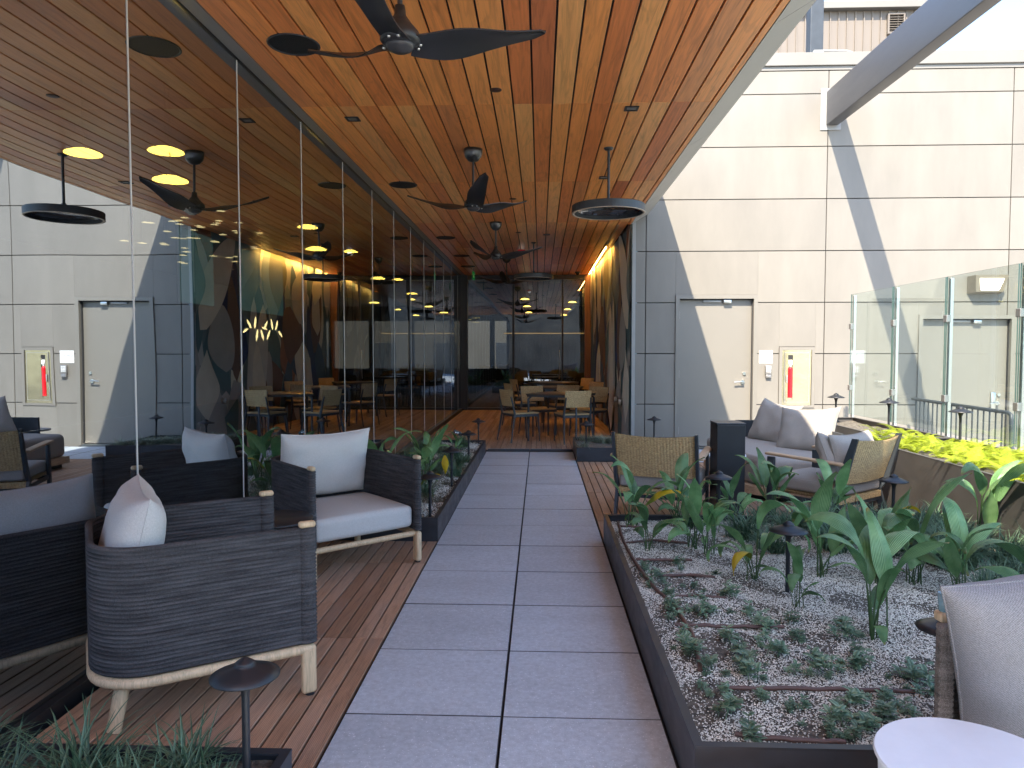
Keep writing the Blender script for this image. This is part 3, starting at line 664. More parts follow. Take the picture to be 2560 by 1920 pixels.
MB().rbox((4.085, 11.1, 5.615), (.16, .16, .012), .002, 1, 0, smooth=False).build('base_plate', M['char'], rp)
MB().tube([(3.80, 10.95, 5.6), (3.83, 10.95, 5.72), (3.95, 10.96, 5.78), (4.10, 10.96, 5.79)], .02, 8).tube([(4.16, 10.96, 5.83), (4.5, 10.95, 5.82), (4.63, 10.95, 5.78), (4.66, 10.95, 5.6)], .018, 8).build('conduit', M['trim'], rp)
MB().rbox((4.09, 10.965, 5.80), (.07, .03, .04), .006, 1, 0).build('junction_box', M['trim'], rp)

# ---------------------------------------------------------------- glass fence
gf = thing('glass_fence', 'clear glass fence on clamped steel posts behind the fern planter', 'fence')
FX = 3.905; FY = [10.28, 9.22, 8.137, 7.095, 6.036, 4.98, 3.92, 2.86, 1.8]
for i in range(1, len(FY) - 1):
    m = MB(); y1, y0 = FY[i] - .012, FY[i+1] + .012
    m.box(FX - .006, FX + .006, y0, y1, .62, 2.12); o = m.build('glass_pane', [M['clear'], M['gedge']], gf)
    for p in o.data.polygons:
        if abs(p.normal.x) < .5: p.material_index = 1
for i in range(1, len(FY)):
    y = FY[i]
    MB().rbox((FX + .045, y, 1.06), (.018, .018, 1.05), .006, 1, 0, smooth=False).build('post', M['alu'], gf)
    for z in (.95, 1.72):
        MB().rbox((FX + .012, y, z), (.022, .03, .034), .004, 1, 0, smooth=False).build('clamp', M['greymetal'], gf)
# handrail beyond
hr = thing('handrail', 'dark metal handrail with thin balusters beyond the glass fence', 'railing')
MB().tube([(5.167, 10.15, .75), (5.06, 8.6, .75), (5.005, 7.86, .75), (5.0, 7.80, .73), (5.0, 7.795, .68), (5.0, 7.79, .40), (5.02, 7.76, .33), (5.13, 7.6, .20)], .022, 8).build('top_rail', M['char'], hr)
MB().tube([(5.16, 10.1, -.18), (5.0, 7.9, -.18)], .014, 6).build('bottom_rail', M['char'], hr)
balm = MB().cyl((0, 0, -.18), (0, 0, .74), .0085, n=6).mesh('baluster', M['char'])
for k in range(18):
    t = (k + .5)/18; put('baluster', balm, hr, (5.16 - .158*t, 10.1 - 2.2*t, 0))

# ---------------------------------------------------------------- planters
def planter(label, x0, x1, y0, y1, h, mat, soilz, t=.008, lip=.028, name='planter'):
    p = thing(name, label, 'planter')
    MB().box(x0, x1, y0, y0 + t, 0, h).box(x0, x1, y1 - t, y1, 0, h).box(x0, x0 + t, y0 + t, y1 - t, 0, h).box(x1 - t, x1, y0 + t, y1 - t, 0, h).build('steel_side', mat, p)
    z1, z0 = h + .004, h - .004
    MB().box(x0 - .001, x1 + .001, y0 - .001, y0 + lip, z0, z1).box(x0 - .001, x1 + .001, y1 - lip, y1 + .001, z0, z1).box(x0 - .001, x0 + lip, y0 + lip, y1 - lip, z0, z1).box(x1 - lip, x1 + .001, y0 + lip, y1 - lip, z0, z1).build('rim', mat, p)
    rnd = random.Random(int(x0*100)); nx = max(6, int((x1-x0)/.06)); ny = max(6, int((y1-y0)/.06))
    H = {}
    def f(u, v):
        return (x0 + t + .002 + (x1-x0-2*t-.004)*u, y0 + t + .002 + (y1-y0-2*t-.004)*v, soilz + .012*math.sin(9*u+3*v*5) * math.sin(7*v*4+2) + rnd.uniform(-.006, .006))
    s = MB().grid(f, nx, ny).build('soil', M['soil'], p)
    return p
plR = planter('large low black steel planter of broad-leaved plants right of the path', .472, 2.9, 2.15, 5.275, .20, M['steel'], .155)
plN = planter('low black planter of grass at the lower left beside the near armchair', GX + .06, PX0, .9, 2.105, .19, M['steel'], .15)
plL = planter('long narrow black planter along the left edge of the path', -1.63, PX0, 5.225, 9.91, .172, M['steel'], .135)
plS = planter('small black planter of striped grass below the beige corner', .472, 1.9, 9.16, 10.30, .175, M['steel'], .14)
plF = planter('tall bronze steel planter filled with bright ferns by the glass fence', 2.95, 3.86, .6, 6.85, .595, M['bronze'], .545)
plG = planter('far section of the tall bronze planter behind the daybed', 3.25, 3.86, 6.862, 8.95, .595, M['bronze'], .545)

# grit on the soil (pale pebbles)
def grit(name, rects_, n, z, seed, s0=.0028, s1=.0055, mat='pebble'):
    rnd = random.Random(seed); m = MB(); vs = []; fs = []
    for i in range(n):
        a = rects_[i % len(rects_)]
        u = rnd.random(); v = rnd.random()
        x = a[0] + (a[1]-a[0])*u; y = a[2] + (a[3]-a[2])*v
        cl = math.sin(x*9.1 + 1.3*math.sin(y*7))*math.sin(y*8.3 + 1.7*math.sin(x*6))
        if cl < -.25 and rnd.random() < .72: continue
        s = rnd.uniform(s0, s1); zz = z + .012*math.sin(9*(x-a[0])/(a[1]-a[0]) + 15*(y-a[2])/(a[3]-a[2]))*math.sin(28*(y-a[2])/(a[3]-a[2])+2) + s*.6 + .004
        th = rnd.random()*6.28; c, q = math.cos(th)*s, math.sin(th)*s; b = len(vs); k = rnd.uniform(.6, 1)
        vs += [(x+c, y+q, zz), (x-q*k, y+c*k, zz), (x-c, y-q, zz), (x+q*k, y-c*k, zz), (x, y, zz+s*.8), (x, y, zz-s)]
        fs += [(b, b+1, b+4), (b+1, b+2, b+4), (b+2, b+3, b+4), (b+3, b, b+4)]
    me = bpy.data.meshes.new(name); me.from_pydata(vs, [], fs); me.materials.append(M[mat]); me.update()
    return tag(put(name, me), None, None, None, 'stuff')
tag(grit('gravel', [(.50, 2.87, 2.18, 5.25)], 170000, .155, 3, .0022, .0046), 'pale grit scattered over the dark soil of the large planter')
tag(grit('leaf_litter', [(-1.60, -.79, 5.26, 9.88)], 16000, .135, 4, .004, .009), 'brown grit and litter on the soil of the path planter')

# drip hoses
def hose(pts, label, r=.008):
    sm = []
    pts = [Vector(p) for p in pts]
    for i in range(len(pts) - 1):
        for k in range(6): sm.append(pts[i].lerp(pts[i+1], k/6) + Vector((random.uniform(-.004, .004), random.uniform(-.004, .004), random.uniform(-.001, .003))))
    sm.append(pts[-1])
    o = MB().tube(sm, r, 8).build('drip_hose', M['hose']); return tag(o, label, 'hose', 'brown drip hoses in the large planter')
zs = .172
hose([(.56, 5.15, zs), (.545, 4.6, zs), (.56, 4.1, zs), (.60, 3.7, zs), (.66, 3.4, zs), (.665, 3.05, zs), (.62, 2.75, zs)], 'brown main drip hose winding along the left rim of the large planter', .010)
def q(px, py): return tuple(at(1500 + px/2.087, 1150 + py/2.087, z=zs))
for (p, lb) in zip([((100, 345), (250, 352)), ((130, 432), (290, 418), (460, 435)), ((190, 520), (330, 522), (480, 522)), ((310, 605), (450, 600), (600, 612)), ((370, 712), (500, 708), (660, 722)), ((390, 858), (640, 868), (960, 872)), ((650, 1190), (900, 1192), (1250, 1198), (1640, 1208)), ((700, 1430), (950, 1458), (1280, 1472))],
                   ['far end', 'second from the far end', 'third from the far end', 'fourth from the far end', 'behind the small leafy seedlings', 'across the middle of the grit', 'long and thick across the near seedlings', 'along the near rim']):
    hose([q(*a) for a in p], 'brown drip hose crossing the planter soil, ' + lb, .0085)

# ---------------------------------------------------------------- plants
def blade(L, Wd, lean, curl, stemL, seed, twist=0, fold=.25):
    rnd = random.Random(seed); m = MB(); p = Vector((0, 0, 0)); a = lean*.35; cl = []
    ns = 6; nb_ = 14
    for i in range(ns + 1):
        cl.append((p.copy(), a)); p = p + Vector((math.sin(a), 0, math.cos(a)))*stemL/ns; a += (lean*.65)/ns
    m.tube([c[0] for c in cl], [.0042 - .0012*i/ns for i in range(ns+1)], 5, mi=1)
    bl = []; p = cl[-1][0].copy(); a = cl[-1][1]
    for i in range(nb_ + 1):
        t = i/nb_; bl.append((p.copy(), a, t)); a += curl/nb_*(.4 + 1.3*t); p = p + Vector((math.sin(a), 0, math.cos(a)))*L/nb_
    wav = rnd.uniform(0, 6)
    vs = []; uv = []
    for (p, a, t) in bl:
        wd = Wd*(math.sin(math.pi*min(1, (t*.97 + .015)**.82))**.85)*.5
        nrm = Vector((math.cos(a), 0, -math.sin(a))); side = Vector((0, 1, 0)); tw = twist*t; side, nrm = side*math.cos(tw) + nrm*math.sin(tw), nrm*math.cos(tw) - side*math.sin(tw)
        for k in range(-3, 4):
            s = k/3; vs.append(p + side*wd*s + nrm*(-fold*wd*(1 - abs(s)) + .006*math.sin(wav + 9*t)*s + .0016*(k % 2))); uv.append(((s+1)/2, t))
    m.add(vs, [(i*7+j, (i+1)*7+j, (i+1)*7+j+1, i*7+j+1) for i in range(nb_) for j in range(6)], 0, True, uv)
    return m
LT = []
for i, (L, W_, le, cu, st, tw) in enumerate([(.34, .085, .25, .5, .20, .3), (.36, .09, .35, 1.3, .24, -.4), (.32, .085, .45, 2.0, .22, .5), (.38, .09, .2, 1.6, .27, .2), (.30, .08, .6, 1.2, .14, -.6), (.26, .07, .7, 1.9, .12, .8), (.40, .095, .15, .9, .25, -.2), (.34, .09, .5, 2.5, .26, 0), (.28, .06, .3, 1.0, .18, 1.0), (.36, .075, .55, 2.9, .2, -.5), (.22, .06, .9, 1.4, .10, .2), (.33, .07, .1, 2.2, .3, .9), (.30, .085, .38, .2, .15, -1.1)]):
    LT.append((blade(L, W_, le, cu, st, i, tw).mesh('leaf', [M['leaf'], M['stem']]), blade(L, W_, le, cu, st, i, tw).mesh('leaf', [M['leafy'], M['stem']])))
def aspid(x, y, z, label, n=8, s=1.0, seed=0, yellow=(), grp='broad-leaved plants in the large planter', spread=.035):
    r = random.Random(seed + 100); t = thing('broad_leaf_plant', label, 'plant', (x, y, z), 0, grp)
    a0 = r.random()*6.28; n += (2 if s < 1.15 else 0)
    for k in range(n):
        li = r.randrange(len(LT)); a = a0 + 2.4*k + r.uniform(-.3, .3); sc_ = s*.98*r.uniform(.65, 1.1)
        put('leaf', LT[li][1 if k in yellow else 0], t, (r.uniform(-spread, spread), r.uniform(-spread, spread), 0), (r.uniform(-.12, .12), r.uniform(-.12, .12), a), (sc_,)*3)
    return t
AS = [(165, 345, 8, 1.0, 'broad-leaved plant in the far left corner of the large planter'), (262, 478, 7, .8, 'low broad-leaved plant just inside the left rim, near the main hose'),
      (400, 345, 9, 1.05, 'broad-leaved plant right behind the wicker chair back'), (480, 455, 8, .95, 'broad-leaved plant left of centre with leaves over the second hose'),
      (575, 500, 7, .9, 'broad-leaved plant with long stems in front of the black bollard'), (790, 640, 8, .95, 'broad-leaved plant immediately left of the nearest disc lamp in the planter'),
      (1030, 770, 5, .62, 'drooping broad-leaved plant growing round the stem of the nearest disc lamp'), (1160, 610, 9, 1.15, 'large upright broad-leaved plant right behind the nearest disc lamp'),
      (1435, 925, 9, 1.22, 'tall near broad-leaved plant standing alone on the open grit'), (1470, 640, 9, 1.05, 'broad-leaved plant with yellowed leaf tips below the right wicker chair'),
      (1640, 640, 8, 1.2, 'broad-leaved plant with one big diagonal leaf, left of the grey cushion'), (900, 300, 8, 1.0, 'broad-leaved plant below the front leg of the right wicker chair'),
      (1200, 330, 8, .95, 'broad-leaved plant in the back row, centre'), (700, 330, 8, .9, 'broad-leaved plant at the foot of the black bollard'), (1880, 720, 7, 1.0, 'broad-leaved plant half hidden behind the grey cushion and rope sofa'),
      (1990, 470, 8, 1.15, 'broad-leaved plant arching over the grass at the far right of the planter')]
for i, (a, b, n_, s, lb) in enumerate(AS):
    p = at(1500 + a/2.087, 1150 + b/2.087, z=.155); aspid(p.x, p.y, .15, lb, n_, s, i, yellow=(2,) if i in (0, 9, 5) else ())
aspid(2.35, 3.35, .15, 'broad-leaved plant at the right picture edge with a leaf rising beside the bronze planter', 7, 1.35, 77)
GPL = 'broad-leaved plants in the path planter'
for i, (x, y, n_, s, ye, lb) in enumerate([(-1.42, 6.3, 9, 1.15, (3,), 'leafy plant at the left of the path planter with a yellow-tipped leaf'), (-1.08, 6.75, 9, 1.2, (), 'tallest upright leafy plant in the middle of the path planter'),
        (-1.1, 6.1, 8, .95, (1,), 'leafy plant with a hanging yellow leaf behind the second lamp'), (-1.2, 7.6, 7, .9, (), 'leafy plant behind the tall one in the path planter'), (-1.0, 8.6, 6, .7, (), 'small leafy plant beside the tag at the far end of the path planter')]):
    aspid(x, y, .13, lb, n_, s, 40 + i, ye, GPL)
yl = blade(.17, .062, .1, .05, .02, 5).build('hanging_leaf', [leafmat('bright yellow leaf', (.55, .38, .01), (.85, .62, .02), 60, rough=.4), M['stem']]); yl.location = at(1112, 1132, y=6.35); yl.rotation_euler = (R(178), R(8), R(80))
tag(yl, 'bright yellow dying leaf hanging just left of the second path lamp', 'leaf')

def clump(n, L, seed, mat, wd=.0085, spread=.03, ns=5):
    r = random.Random(seed); m = MB()
    for i in range(n):
        a = r.random()*6.28; l = L*r.uniform(.6, 1.15); le = r.uniform(.1, .7); cu = r.uniform(.6, 2.0); p = Vector((r.gauss(0, spread), r.gauss(0, spread), 0)); t = le; vs = []; uv = []
        ca, sa = math.cos(a), math.sin(a)
        for k in range(ns + 1):
            w_ = wd*(1 - (k/ns)**2)*.5 + .0003; vs += [p + Vector((-sa, ca, 0))*w_, p - Vector((-sa, ca, 0))*w_]; uv += [(0, k/ns), (1, k/ns)]
            p = p + Vector((ca*math.sin(t), sa*math.sin(t), math.cos(t)))*l/ns; t += cu/ns
        m.add(vs, [(2*k, 2*k+1, 2*k+3, 2*k+2) for k in range(ns)], 0, True, uv)
    return m.mesh('grass_clump', M[mat])
GC = [clump(110, .24, k, 'grass') for k in range(3)]; GV = [clump(90, .19, k + 9, 'grass', .006) for k in range(2)]; GD = [clump(60, .15, k + 20, 'dry', .003, .05) for k in range(2)]
variegated = pm('striped grass', (.30, .36, .24), .5)
for me in GV: me.materials[0] = leafmat('pale striped grass', (.10, .15, .09), (.42, .46, .34), 9, rough=.5, trans=.2)
def grassclump(x, y, z, label, grp, s=1, kind='G'):
    me = random.choice({'G': GC, 'V': GV, 'D': GD}[kind]); o = put('grass_clump', me, None, (x, y, z), (0, 0, random.random()*6.28), (s,)*3); return tag(o, label, 'grass clump', grp)
rg = random.Random(11)
for (x, y, s) in [(-1.30, 1.93, 1.15), (-1.47, 1.80, 1.1), (-1.12, 1.86, .8), (-1.02, 1.98, .95), (-.98, 1.72, 1.0), (-1.66, 1.97, 1.0), (-1.25, 1.62, 1.0), (-1.78, 1.75, 1.0), (-.90, 1.90, .6)]:
    grassclump(x, y, .145, 'dark green grass tuft in the planter at the lower left corner', 'grass tufts in the lower left planter', s)
for k in range(44):
    grassclump(rg.uniform(-1.56, -.98 if k % 3 else -.85), 5.35 + 4.4*k/44, .13, 'fine dark grass tuft under the leaves of the path planter', 'grass tufts in the path planter', rg.uniform(.7, 1.0))
for k in range(16): grassclump(rg.uniform(-1.15, -.84), rg.uniform(5.4, 7.6), .13, 'straw-coloured dry grass tuft near the rim of the path planter', 'dry grass tufts in the path planter', rg.uniform(.7, 1.0), 'D')
for k in range(26): grassclump(.56 + 1.26*((k*.618) % 1), 9.25 + .95*((k*.381) % 1), .135, 'pale striped grass tuft in the small planter by the corner', 'striped grass tufts in the small planter', rg.uniform(.75, 1.05), 'V')
for k in range(34): grassclump(rg.uniform(1.0, 2.82), rg.uniform(4.45, 5.2), .15, 'dark grass tuft along the back of the large planter', 'grass tufts at the back of the large planter', rg.uniform(.8, 1.15))
for k in range(22): grassclump(rg.uniform(2.1, 2.85), rg.uniform(3.6, 4.6), .15, 'grass tuft beside the bronze planter wall', 'grass tufts by the bronze planter', rg.uniform(.9, 1.3))

# seedlings
def seedling(seed):
    r = random.Random(seed); m = MB()
    for s in range(4):
        a = r.random()*6.28; ox = Vector((r.uniform(-.03, .03), r.uniform(-.03, .03), 0)); h = r.uniform(.04, .09)
        top = ox + Vector((math.cos(a)*.02, math.sin(a)*.02, h)); m.tube([ox, top], .002, 4)
        for k in range(8):
            b = a + k*1.57 + r.uniform(-.3, .3); z = ox.lerp(top, .35 + .65*(k//2)/3.5); L = r.uniform(.030, .046); d = Vector((math.cos(b), math.sin(b), r.uniform(-.15, .45))).normalized(); sd_ = Vector((-math.sin(b), math.cos(b), 0))*L*.27
            up_ = Vector((0, 0, L*.08)); m.add([z, z + d*L*.35 + sd_ + up_, z + d*L*.75 + sd_*.8 + up_, z + d*L, z + d*L*.75 - sd_*.8 + up_, z + d*L*.35 - sd_ + up_], [(0, 1, 5), (1, 2, 4, 5), (2, 3, 4)], 0, True, [(.5, 0), (0, .3), (0, .7), (.5, 1), (1, .7), (1, .3)])
    return m.mesh('seedling', M['seed'])
SD = [seedling(k) for k in range(5)]
SP = [(230,550),(285,610),(350,690),(350,740),(400,800),(420,560),(490,650),(530,720),(555,790),(610,590),(700,700),(680,660),(780,790),(440,900),(480,970),(500,1000),(560,1080),(640,880),(650,930),(720,1010),(740,1060),(800,1120),(850,870),(850,930),(900,1000),(1000,840),(1030,920),(960,1060),(1010,1100),(1110,1030),(1180,1100),(1270,860),(1290,920),(1330,1010),(1380,1080),(1130,980),(1640,1080),(1620,1120),(640,1200),(660,1310),(860,1240),(950,1330),(1070,1280),(1280,1190),(1300,1270),(1500,1250),(1480,1330),(1730,1220),(1190,1400),(800,1430),(1400,1390),(1230,1360),(1600,1320),(1320,1450),(640,1250),(1680,1150),(440,950),(370,770),(265,640),(420,530)]
for i, (a, b) in enumerate(SP):
    p = at(1500 + a/2.087, 1150 + b/2.087 + 8, z=.16)
    if rg.random() < .12 or not (.52 < p.x < 2.85 and 2.2 < p.y < 5.2): continue
    tag(put('seedling', SD[i % 5], None, (p.x, p.y, .155), (0, 0, rg.random()*6.28), (rg.uniform(.5, 1.05),)*3), 'small grey-green seedling planted in the pale grit', 'seedling', 'seedlings in rows on the grit')
    for q_ in range(1 if i % 2 else 2): tag(put('seedling', SD[(i+q_) % 5], None, (p.x + rg.uniform(-.09, .09), p.y + rg.uniform(-.07, .07), .155), (0, 0, rg.random()*6.28), (rg.uniform(.25, .5),)*3), 'small grey-green seedling planted in the pale grit', 'seedling', 'seedlings in rows on the grit')

# ferns
def frond(L, seed):
    r = random.Random(seed); m = MB(); p = Vector((0, 0, 0)); a = .35; n = 34; pts = []
    for i in range(n + 1):
        pts.append((p.copy(), a)); p = p + Vector((math.sin(a), 0, math.cos(a)))*L/n; a += 1.7/n
    m.tube([q_[0] for q_ in pts], [.002 - .0015*i/n for i in range(n+1)], 4)
    for i in range(2, n):
        p, a = pts[i]; t = i/n; l = .046*math.sin(math.pi*(t**.65))*1.05 + .004
        for s in (-1, 1):
            d = Vector((.35*math.sin(a), s, .35*math.cos(a) - .25)).normalized(); f_ = Vector((math.sin(a), 0, math.cos(a)))*.0028
            m.add([p - f_*.7, p + d*l*.6 - f_*.8, p + d*l, p + d*l*.6 + f_*.8, p + f_*.7], [(0, 1, 3, 4), (1, 2, 3)], 0, False, [(0, 0), (0, .6), (.5, 1), (1, .6), (1, 0)])
    return m.mesh('frond', M['fern'])
FR = [frond(.30, 1), frond(.25, 2), frond(.34, 3)]
rf = random.Random(3)
def fern(x, y, z, s, n=9, label='bright yellow-green fern in the tall bronze planter', grp='ferns in the tall bronze planter'):
    t = thing('fern', label, 'fern', (x, y, z), 0, grp); a0 = rf.random()*6.28
    for k in range(n): put('frond', FR[rf.randrange(3)], t, (0, 0, 0), (rf.uniform(-.25, .25), rf.uniform(-.3, .25), a0 + 6.28*k/n + rf.uniform(-.3, .3)), (s*rf.uniform(.8, 1.15),)*3)
for k in range(70):
    y = 2.2 + 4.5*(k + .5)/70; x = 3.07 + .68*((k*.618) % 1); fern(x, y, .54, rf.uniform(.6, .95), 12)
fern(3.35, 7.15, .54, .9); fern(3.6, 7.3, .54, .8)

# ---------------------------------------------------------------- path lamps
def pathlamp(x, y, z, label, h=.35, s=1.0, grp='black mushroom path lamps'):
    t = thing('path_lamp', label, 'path lamp', (x, y, z), 0, grp)
    H = h - .0
    MB().lathe([(.011, -.02), (.011, H - .07), (.014, H - .045), (.026, H - .012), (.028, H - .002)], n=14).build('stem', M['black'], t)
    MB().lathe([(0, H - .008), (.09, H - .012), (.0955, H - .010), (.096, H - .006), (.07, H + .006), (.034, H + .019), (.028, H + .022), (.027, H + .025)], n=32).build('shade', M['black'], t)
    MB().lathe([(.027, H + .024), (.029, H + .028), (.023, H + .033), (.010, H + .042), (.0, H + .045)], n=20).build('cap', M['black'], t)
    return t
for (x, y, z, lb, h) in [(-.836, 1.97, .15, 'black path lamp in the foreground in front of the near rope armchair', .34), (-.83, 5.36, .135, 'black path lamp at the near corner of the path planter, beside the second armchair', .325),
                      (-.825, 6.65, .135, 'black path lamp next to the bright yellow leaf', .345), (-.815, 8.15, .135, 'black path lamp third along the path planter', .33), (-.835, 9.70, .135, 'black path lamp at the far end of the path planter', .325),
                      (1.275, 3.70, .155, 'black path lamp in the middle of the large planter, nearest of those in it', .335), (1.285, 5.17, .155, 'bluish path lamp against the black bollard', .35), (2.50, 5.14, .155, 'path lamp in front of the right wicker chair', .34),
                      (.60, 9.32, .14, 'rusty-topped path lamp in the small planter near the dining chairs', .325), (1.545, 9.75, .14, 'path lamp before the beige wall panels, behind the wicker chair back', .35), (1.36, 2.41, .155, 'path lamp half hidden behind the taupe rope sofa', .33),
                      (3.50, 8.62, .55, 'path lamp standing farthest right of the pillows, by the wall', .32), (3.63, 7.60, .55, 'path lamp rising over the far end of the ferns', .33), (3.70, 6.45, .55, 'path lamp standing among the ferns before the glass fence', .33)]:
    pathlamp(x, y, z, lb, h)
ptag = thing('plant_tag', 'small dark plant tag on a wire in the path planter', 'plant tag', tuple(at(1145, 1082, y=8.4)), .4)
MB().rbox((0, 0, 0), (.055, .003, .02), .002, 1, 0, M=Matrix.Rotation(R(25), 4, 'Y')).build('plate', M['black'], ptag)
MB().cyl((0, .004, 0), (0, .004, -.25), .002, n=5).build('wire', M['black'], ptag)
MB().box(-.035, -.02, -.0042, -.0035, -.002, .012).box(-.01, .005, -.0042, -.0035, -.008, .006).build('white_marks', M['white'], ptag)

# ---------------------------------------------------------------- furniture
def shell_path(w_, d, rc, nseg=7, ns=9):
    hw, hd = w_/2, d/2; p = []
    for k in range(ns): p.append((-hw, hd - (d - rc)*k/ns, 1))
    for k in range(nseg + 1): a = math.pi + math.pi/2*k/nseg; p.append((-hw + rc + rc*math.cos(a), -hd + rc + rc*math.sin(a), 1))
    for k in range(1, 5): p.append((-hw + rc + (w_ - 2*rc)*k/5, -hd, 1))
    for k in range(nseg + 1): a = 1.5*math.pi + math.pi/2*k/nseg; p.append((hw - rc + rc*math.cos(a), -hd + rc + rc*math.sin(a), 1))
    for k in range(1, ns + 1): p.append((hw, -hd + rc + (d - rc)*k/ns, 1))
    return [Vector((a, b, 0)) for a, b, _ in p]
def rope_shell(path_, z0, z1, rows, th=.016, bulge=.0042):
    m = MB(); prof = []
    dz = (z1 - z0)/rows
    for i in range(rows):
        for (f_, o_) in ((.05, 0), (.3, .8), (.5, 1), (.7, .8)): prof.append((th*.5 + bulge*o_, z0 + dz*(i + f_)))
    prof += [(th*.45, z1), (0, z1 + .004), (-th*.45, z1)]
    for i in reversed(range(rows)):
        for (f_, o_) in ((.7, .8), (.5, 1), (.3, .8), (.05, 0)): prof.append((-th*.5 - bulge*o_, z0 + dz*(i + f_)))
    n = len(path_); vs = []
    for i, p in enumerate(path_):
        d = (path_[min(i+1, n-1)] - path_[max(i-1, 0)]).normalized(); nrm = Vector((-d.y, d.x, 0))*-1     # outward
        for o_, z in prof: vs.append((p.x + nrm.x*o_, p.y + nrm.y*o_, z))
    k = len(prof)
    m.add(vs, [(i*k+j, i*k+(j+1) % k, (i+1)*k+(j+1) % k, (i+1)*k+j) for i in range(n-1) for j in range(k)], 0, True)
    m.add(vs, [tuple(range(k)), tuple(reversed(range((n-1)*k, n*k)))], 0)
    return m
def pillow(W_, H_, T, seed=0, n=22, pinch=.04, M_=None, wr=.011):
    r = random.Random(seed); m = MB(); ph = [r.uniform(0, 6) for _ in range(6)]
    def f(side):
        def g_(a, b):
            u, v = math.sin((a - .5)*math.pi*.999), math.sin((b - .5)*math.pi*.999)
            pu = 1 - pinch*(1 - v*v)*1.0 ; pv = 1 - pinch*(1 - u*u)
            t = T*.5*(max(0, 1 - u**6)**.55)*(max(0, 1 - v**6)**.55)*(1 - .14*(u*u + v*v))
            t += wr*(1 - u*u*v*v)*(math.sin(7*u + 4*v*v + ph[0]) * math.sin(5*v + ph[1]) + .6*math.sin(15*u*v + ph[2]))*min(1, t/(T*.2))*.5
            sag = -.035*H_*(1 - u*u)*(1 if v > 0 else 0)*v
            return (W_*.5*u*pu, side*t, H_*.5*v*pv + sag)
        return g_
    m.grid(f(-1), n, n); 
    b = MB().grid(f(1), n, n); m.add(b.v, [tuple(reversed(q_)) for q_ in b.f], 0, True)
    ring = []
    for k in range(4*n):
        q_ = k/n; e_ = int(q_); w_ = -1 + 2*(q_ - e_); w_ = math.sin(w_*math.pi/2)
        u, v = [(w_, -1), (1, w_), (-w_, 1), (-1, -w_)][e_]
        ring.append(Vector((W_*.5*u*(1 - pinch*(1 - v*v)), 0, H_*.5*v*(1 - pinch*(1 - u*u)) + (-.035*H_*(1 - u*u)*(1 if v > 0 else 0)*v))))
    ring.append(ring[0].copy()); m.tube(ring, .0035, 6)
    if M_: m.v = [tuple(M_ @ Vector(p)) for p in m.v]
    return m
W_A, D_A = .74, .775
sp_ = shell_path(W_A, D_A, .2)
SHM = rope_shell(sp_, .215, .69, 31, bulge=.0055)
for s in (-1, 1):
    pr_ = []
    for i in range(31):
        for f_, o_ in ((.05, 0), (.3, .8), (.5, 1), (.7, .8)): pr_.append((.021 + .004*o_, .215 + .475/31*(i + f_)))
    pr_ = [(.012, .215)] + pr_ + [(.012, .692)]
    SHM.lathe(pr_, (0, 0, 0), 20, M=Matrix.Translation((s*W_A/2, D_A/2 - .016, 0)) @ Matrix.Diagonal((1, 1.5, 1, 1)))
SH = SHM.mesh('rope_shell', M['rope'])
def rope_chair(loc, f, label, grp, seed):
    t = thing('rope_armchair', label, 'armchair', loc, ang(f), grp)
    put('rope_shell', SH, t)
    base = [p + Vector((0, 0, .19)) for p in sp_]
    MB().tube(base, .021, 8).tube([(-W_A/2, D_A/2 - .03, .192), (W_A/2, D_A/2 - .03, .192)], .019, 8).build('wooden_base_rail', M['teak'], t)
    for s in (-1, 1):
        MB().rbox((s*W_A/2, D_A/2 - .016, .0 + .107), (.020, .030, .099), .014, 2, 0).build('leg', M['teak'], t)
        MB().rbox((s*W_A/2, D_A/2 - .016, .452), (.0105, .018, .24), .011, 1, 0).rbox((s*W_A/2, D_A/2 - .016, .702), (.0175, .034, .0135), .012, 2, 0).build('post_cap', M['teak'], t)
        MB().tube([(s*(W_A/2 - .10), -D_A/2 + .10, .185), (s*(W_A/2 - .075), -D_A/2 + .06, .0)], .030, 10, flat=.7).build('leg', M['teak'], t)
        MB().cyl((s*W_A/2, D_A/2 - .012, 0.0), (s*W_A/2, D_A/2 - .012, .008), .018, n=10).build('foot_pad', M['black'], t)
    MB().rbox((0, .03, .307), (W_A/2 - .022, D_A/2 - .055, .072), .035, 3, 6, crown=.026).build('seat_cushion', M['fabric'], t)
    MM = Matrix.Translation((0, -D_A/2 + .145, .625)) @ Matrix.Rotation(R(-13), 4, 'X')
    pillow(W_A - .09, .47, .21, seed, M_=MM).build('back_cushion', M['fabric'], t)
    return t
GA = 'charcoal rope armchairs by the glass wall'
fA = (.836, .548); mid = Vector((-1.133, 3.166, 0)); o = mid - Vector((fA[0], fA[1], 0))*D_A/2
rope_chair((o.x, o.y, 0), fA, 'near charcoal rope armchair seen from its side, turned away to the right', GA, 1)
fB = (.67, -.745); mid = Vector((-1.08, 4.452, 0)); o = mid - Vector((fB[0], fB[1], 0))*D_A/2
rope_chair((o.x, o.y, 0), fB, 'second charcoal rope armchair facing the camera with light grey cushions', GA, 2)
tb = thing('side_table', 'small round black side table between the two rope armchairs', 'side table', (-1.44, 3.80, 0))
MB().lathe([(0, .487), (.20, .487), (.207, .492), (.207, .497), (.203, .5), (0, .5)], n=40).build('table_top', M['black'], tb)
MB().cyl((0, 0, .01), (0, 0, .49), .016, n=12).build('column', M['black'], tb)
MB().lathe([(0, .0), (.15, 0), (.15, .008), (0, .012)], n=32).build('base_disc', M['black'], tb)

